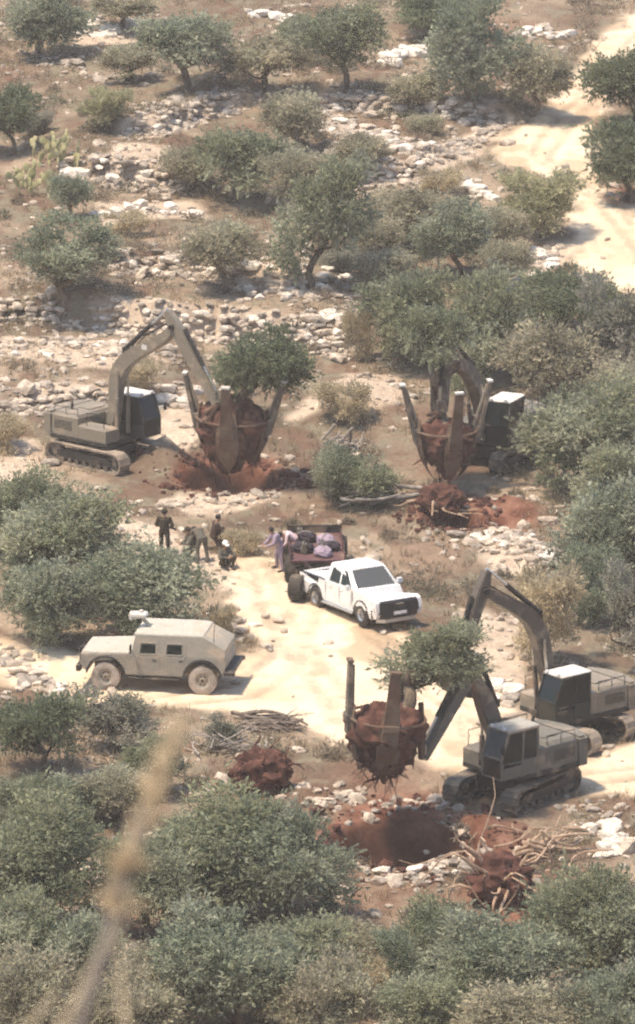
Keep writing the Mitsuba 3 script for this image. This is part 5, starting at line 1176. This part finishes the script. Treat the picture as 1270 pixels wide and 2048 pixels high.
# ------------------------------------------------------------------ stumps, felled trees, brush
def stump(label, px, py, R, seed, n_roots, mt_roots, Lr, squash=(1, 1, .8), trunk=True, lift=.55, up=.9):
    k = thing('uprooted_stump', label, 'tree stump'); r = np.random.default_rng(seed); p = gpt(px, py); p[2] = float(height(p[0], p[1])) + R * lift
    part(k, 'root_ball', lump(seed, R, .50, 4, squash, 2.7), 'red_earth', xf(p), smooth=50)
    parts(k, 'root', roots(r, n_roots, R, Lr, .30, .07, .5, up), mt_roots, xf(p), smooth=50)
    return k, p
stump('dark red earthy stump lying left of the hanging root ball', 528, 1580, .92, 7, 13, 'red_earth', .9, (1.0, .8, .85))
stump('orange-brown stump with long pale roots at the lower right', 1000, 1795, .95, 8, 26, 'root_wood', 2.0, (1.0, .8, .85), up=.9)
stump('upturned stump with hanging roots over the far right pit', 882, 1042, .75, 9, 22, 'root_wood', .95, (1.1, .8, .9), lift=.95, up=.2)

def branches(k, p, n, L, r, thick, mt, flat=.25, dirn=None, nm='branch', pile=.5):
    for i in range(n):
        a = r.uniform(0, 6.28) if dirn is None else dirn + r.normal() * .25
        d = np.array([math.cos(a), math.sin(a), r.normal() * flat * .5]); d /= np.linalg.norm(d); l = L * r.uniform(.6, 1.2)
        o = np.array([r.normal() * pile, r.normal() * pile, r.uniform(.05, pile * .7)]); t = np.linspace(-.5, .5, 6)[:, None]
        b = r.normal(size=3) * .10 * l
        pts = p + o + d * l * t + b * (t * t * 4 - .5)
        ms = [tube(pts, thick * r.uniform(.6, 1.3) * np.linspace(1, .45, 6), 7)]
        if r.random() < .6:
            q = pts[3]; e = d + r.normal(size=3) * .5; ms.append(tube([q, q + e * l * .18, q + e * l * .32 + [0, 0, -.03]], thick * np.array([.5, .35, .15]), 5))
        part(k, nm, ms, mt, smooth=50)
k = thing('log_pile', 'pile of cut grey olive branches on the sand above the red stump', 'wood pile'); r = np.random.default_rng(70)
branches(k, gpt(550, 1455), 20, 1.9, r, .07, 'cut_wood', .15, -.35, 'log', .42)
k = thing('brush_heap', 'heap of dry grey twigs left of the cut branches', 'brush'); r = np.random.default_rng(71)
p = gpt(445, 1500); p[2] += .1
branches(k, p, 30, 1.3, r, .035, 'dry_twig', .8, None, 'twig', .5)
put('dry_foliage', CROWNS['purple'][0][0], k, xf(p + [-.1, .2, .45], .4, (.75, .6, .6)))
k = thing('felled_olive_tree', 'felled olive tree lying with its leafy crown to the left of the far right pit', 'olive tree'); r = np.random.default_rng(72)
p = gpt(720, 1010); s = scale_at(p)
put('crown', CROWNS['olive'][0][0], k, xf(p + [0, .2, 1.0], 1.0, (2.0, 1.5, 1.35)))
put('crown', CROWNS['blue'][1][0], k, xf(p + [-.95, 1.3, 1.05], 2.0, (1.35, 1.1, 1.2)))
q = gpt(860, 1010); part(k, 'trunk', [tube([q + [0, 0, .5], q * .6 + p * .4 + [0, 0, .30], p * .9 + q * .1 + [0, -.2, .35], p + [-.8, 0, .6]], [.13, .11, .09, .04], 8), tube([q + [-.3, 0, .65], q * .55 + p * .45 + [0, 0, .75], p + [.2, .2, 1.1]], [.09, .07, .03], 7), tube([q * .5 + p * .5 + [0, 0, .35], p + [.5, -.4, .15], p + [-.3, -.7, .3]], [.07, .05, .02], 6)], 'dry_twig', smooth=60)
branches(k, p + [.7, -.4, .35], 9, 2.0, r, .055, 'dry_twig', .5, 0.3, 'branch', .45)
k = thing('dead_branches', 'tangle of bleached dead branches behind the felled olive crown', 'branches'); r = np.random.default_rng(73)
p = gpt(685, 895); branches(k, p, 16, 1.3, r, .06, 'dry_twig', .9, None, 'branch', .4)
k = thing('root_heap', 'heap of pale torn roots right of the orange-brown stump', 'roots'); r = np.random.default_rng(74)
p = gpt(1075, 1705); branches(k, p, 20, 1.6, r, .062, 'root_wood', .7, .45, 'root', .7)
k = thing('scrub_branches', 'dark broken branches and clods at the right lip of the nearest pit', 'branches'); r = np.random.default_rng(75)
p = gpt(925, 1670); branches(k, p, 16, 1.0, r, .04, 'bark', .6, None, 'branch', .5)
k = thing('plank', 'short dark plank lying left of the felled olive crown', 'plank')
p = gpt(612, 968); part(k, 'board', box(-.35, .35, -.07, .07, 0.02, .08, .01), 'cut_wood', xf(p, .35) @ rot((0, 1, 0), -.15))

# ------------------------------------------------------------------ dry grass stalk close to the camera
k = thing('grass_stalk', 'tall dry straw-coloured grass stalk close to the viewer, blurred, lower left', 'grass stalk'); r = np.random.default_rng(80)
def near(px, py, d): return CAM + ray(px, py) * d
D = 3.2
pts = np.array([near(350, 1470, D), near(300, 1600, D), near(255, 1740, D), near(215, 1880, D), near(160, 2048, D)])
foot = np.array([pts[-1][0] - .10, pts[-1][1] - .05, float(height(pts[-1][0], pts[-1][1])) - .02]); low = pts[-1] * .55 + foot * .45
part(k, 'stem', tube(np.vstack([pts, low, foot]), [.0018, .0024, .0030, .0034, .0038, .005, .006], 8), 'root_straw' if 'root_straw' in scene else 'dry_twig', smooth=True)
sv, sf, sc = [], [], []
def spike(p, d, L, w):
    d = d / np.linalg.norm(d); s = np.cross(d, r.normal(size=3)); s /= np.linalg.norm(s); u = np.cross(d, s)
    i = len(sv); sv.extend([p, p + d * L * .4 + s * w, p + d * L * .4 - s * w, p + d * L * .4 + u * w, p + d * L * .4 - u * w, p + d * L])
    sf.extend([(i, i + 1, i + 3), (i, i + 3, i + 2), (i, i + 2, i + 4), (i, i + 4, i + 1), (i + 5, i + 3, i + 1), (i + 5, i + 2, i + 3), (i + 5, i + 4, i + 2), (i + 5, i + 1, i + 4)])
    c = np.array([.58, .48, .33]) * r.uniform(.8, 1.2); sc.extend([c] * 6)
ax = (pts[0] - pts[2]) / np.linalg.norm(pts[0] - pts[2])
for i in range(95):
    t = r.random() ** .8; p = pts[0] * t + pts[2] * (1 - t) if t > .5 else pts[1] * (t * 2) + pts[2] * (1 - t * 2)
    spike(p + r.normal(size=3) * .0015, ax + r.normal(size=3) * .32, .018 * r.uniform(.5, 1.2), .0019)
for node in (pts[2], pts[2] * .5 + pts[3] * .5):
    for i in range(26): spike(node, np.array([0, 0, 1]) + r.normal(size=3) * .8, .016 * r.uniform(.5, 1.3), .0022)
put('seed_head', mikit.ply((np.array(sv), np.array(sf)), 'straw', color=np.array(sc)), k)
lv, lc = [], []
for a, b, w in (((175, 1990), (265, 1780), .0016), ((120, 2048), (210, 1850), .0018), ((250, 2048), (225, 1850), .0016), ((60, 2048), (160, 1950), .0016)):
    p0, p1 = near(*a, D), near(*b, D); m_ = (p0 + p1) / 2 + r.normal(size=3) * .004; sx = np.array([w, 0, 0])
    q0 = p0 + (p0 - p1) * 1.2
    ring = [q0 - sx, q0 + sx, p0 - sx, p0 + sx, m_ - sx * .8, m_ + sx * .8, p1, p1]; i = len(lv); lv += ring; lc += [np.array([.58, .50, .36])] * 8
    sfl = [(i, i + 1, i + 3), (i, i + 3, i + 2), (i + 2, i + 3, i + 5), (i + 2, i + 5, i + 4), (i + 4, i + 5, i + 6)]
    if a == (175, 1990): lf_ = []
    lf_ += sfl
put('leaf_blade', mikit.ply((np.array(lv), np.array(lf_)), 'straw', color=np.array(lc)), k)
# ------------------------------------------------------------------ the dusty air
hx0, hx1, hy0, hy1 = gx[0] - 5, gx[-1] + 5, gy[0] - 5, gy[-1] + 5
hz0, hz1 = float(Z.min()) - 1.0, max(CAM_Z, float(Z.max())) + 2.0
scene['haze'] = {'type': 'cube', 'bsdf': {'type': 'null'}, 'interior': {'type': 'ref', 'id': 'dusty_air'},
                 'to_world': ST().translate([(hx0 + hx1) / 2, (hy0 + hy1) / 2, (hz0 + hz1) / 2]).scale([(hx1 - hx0) / 2, (hy1 - hy0) / 2, (hz1 - hz0) / 2])}
labels['haze'] = {'label': 'thin dusty haze over the valley', 'category': 'haze', 'kind': 'stuff'}
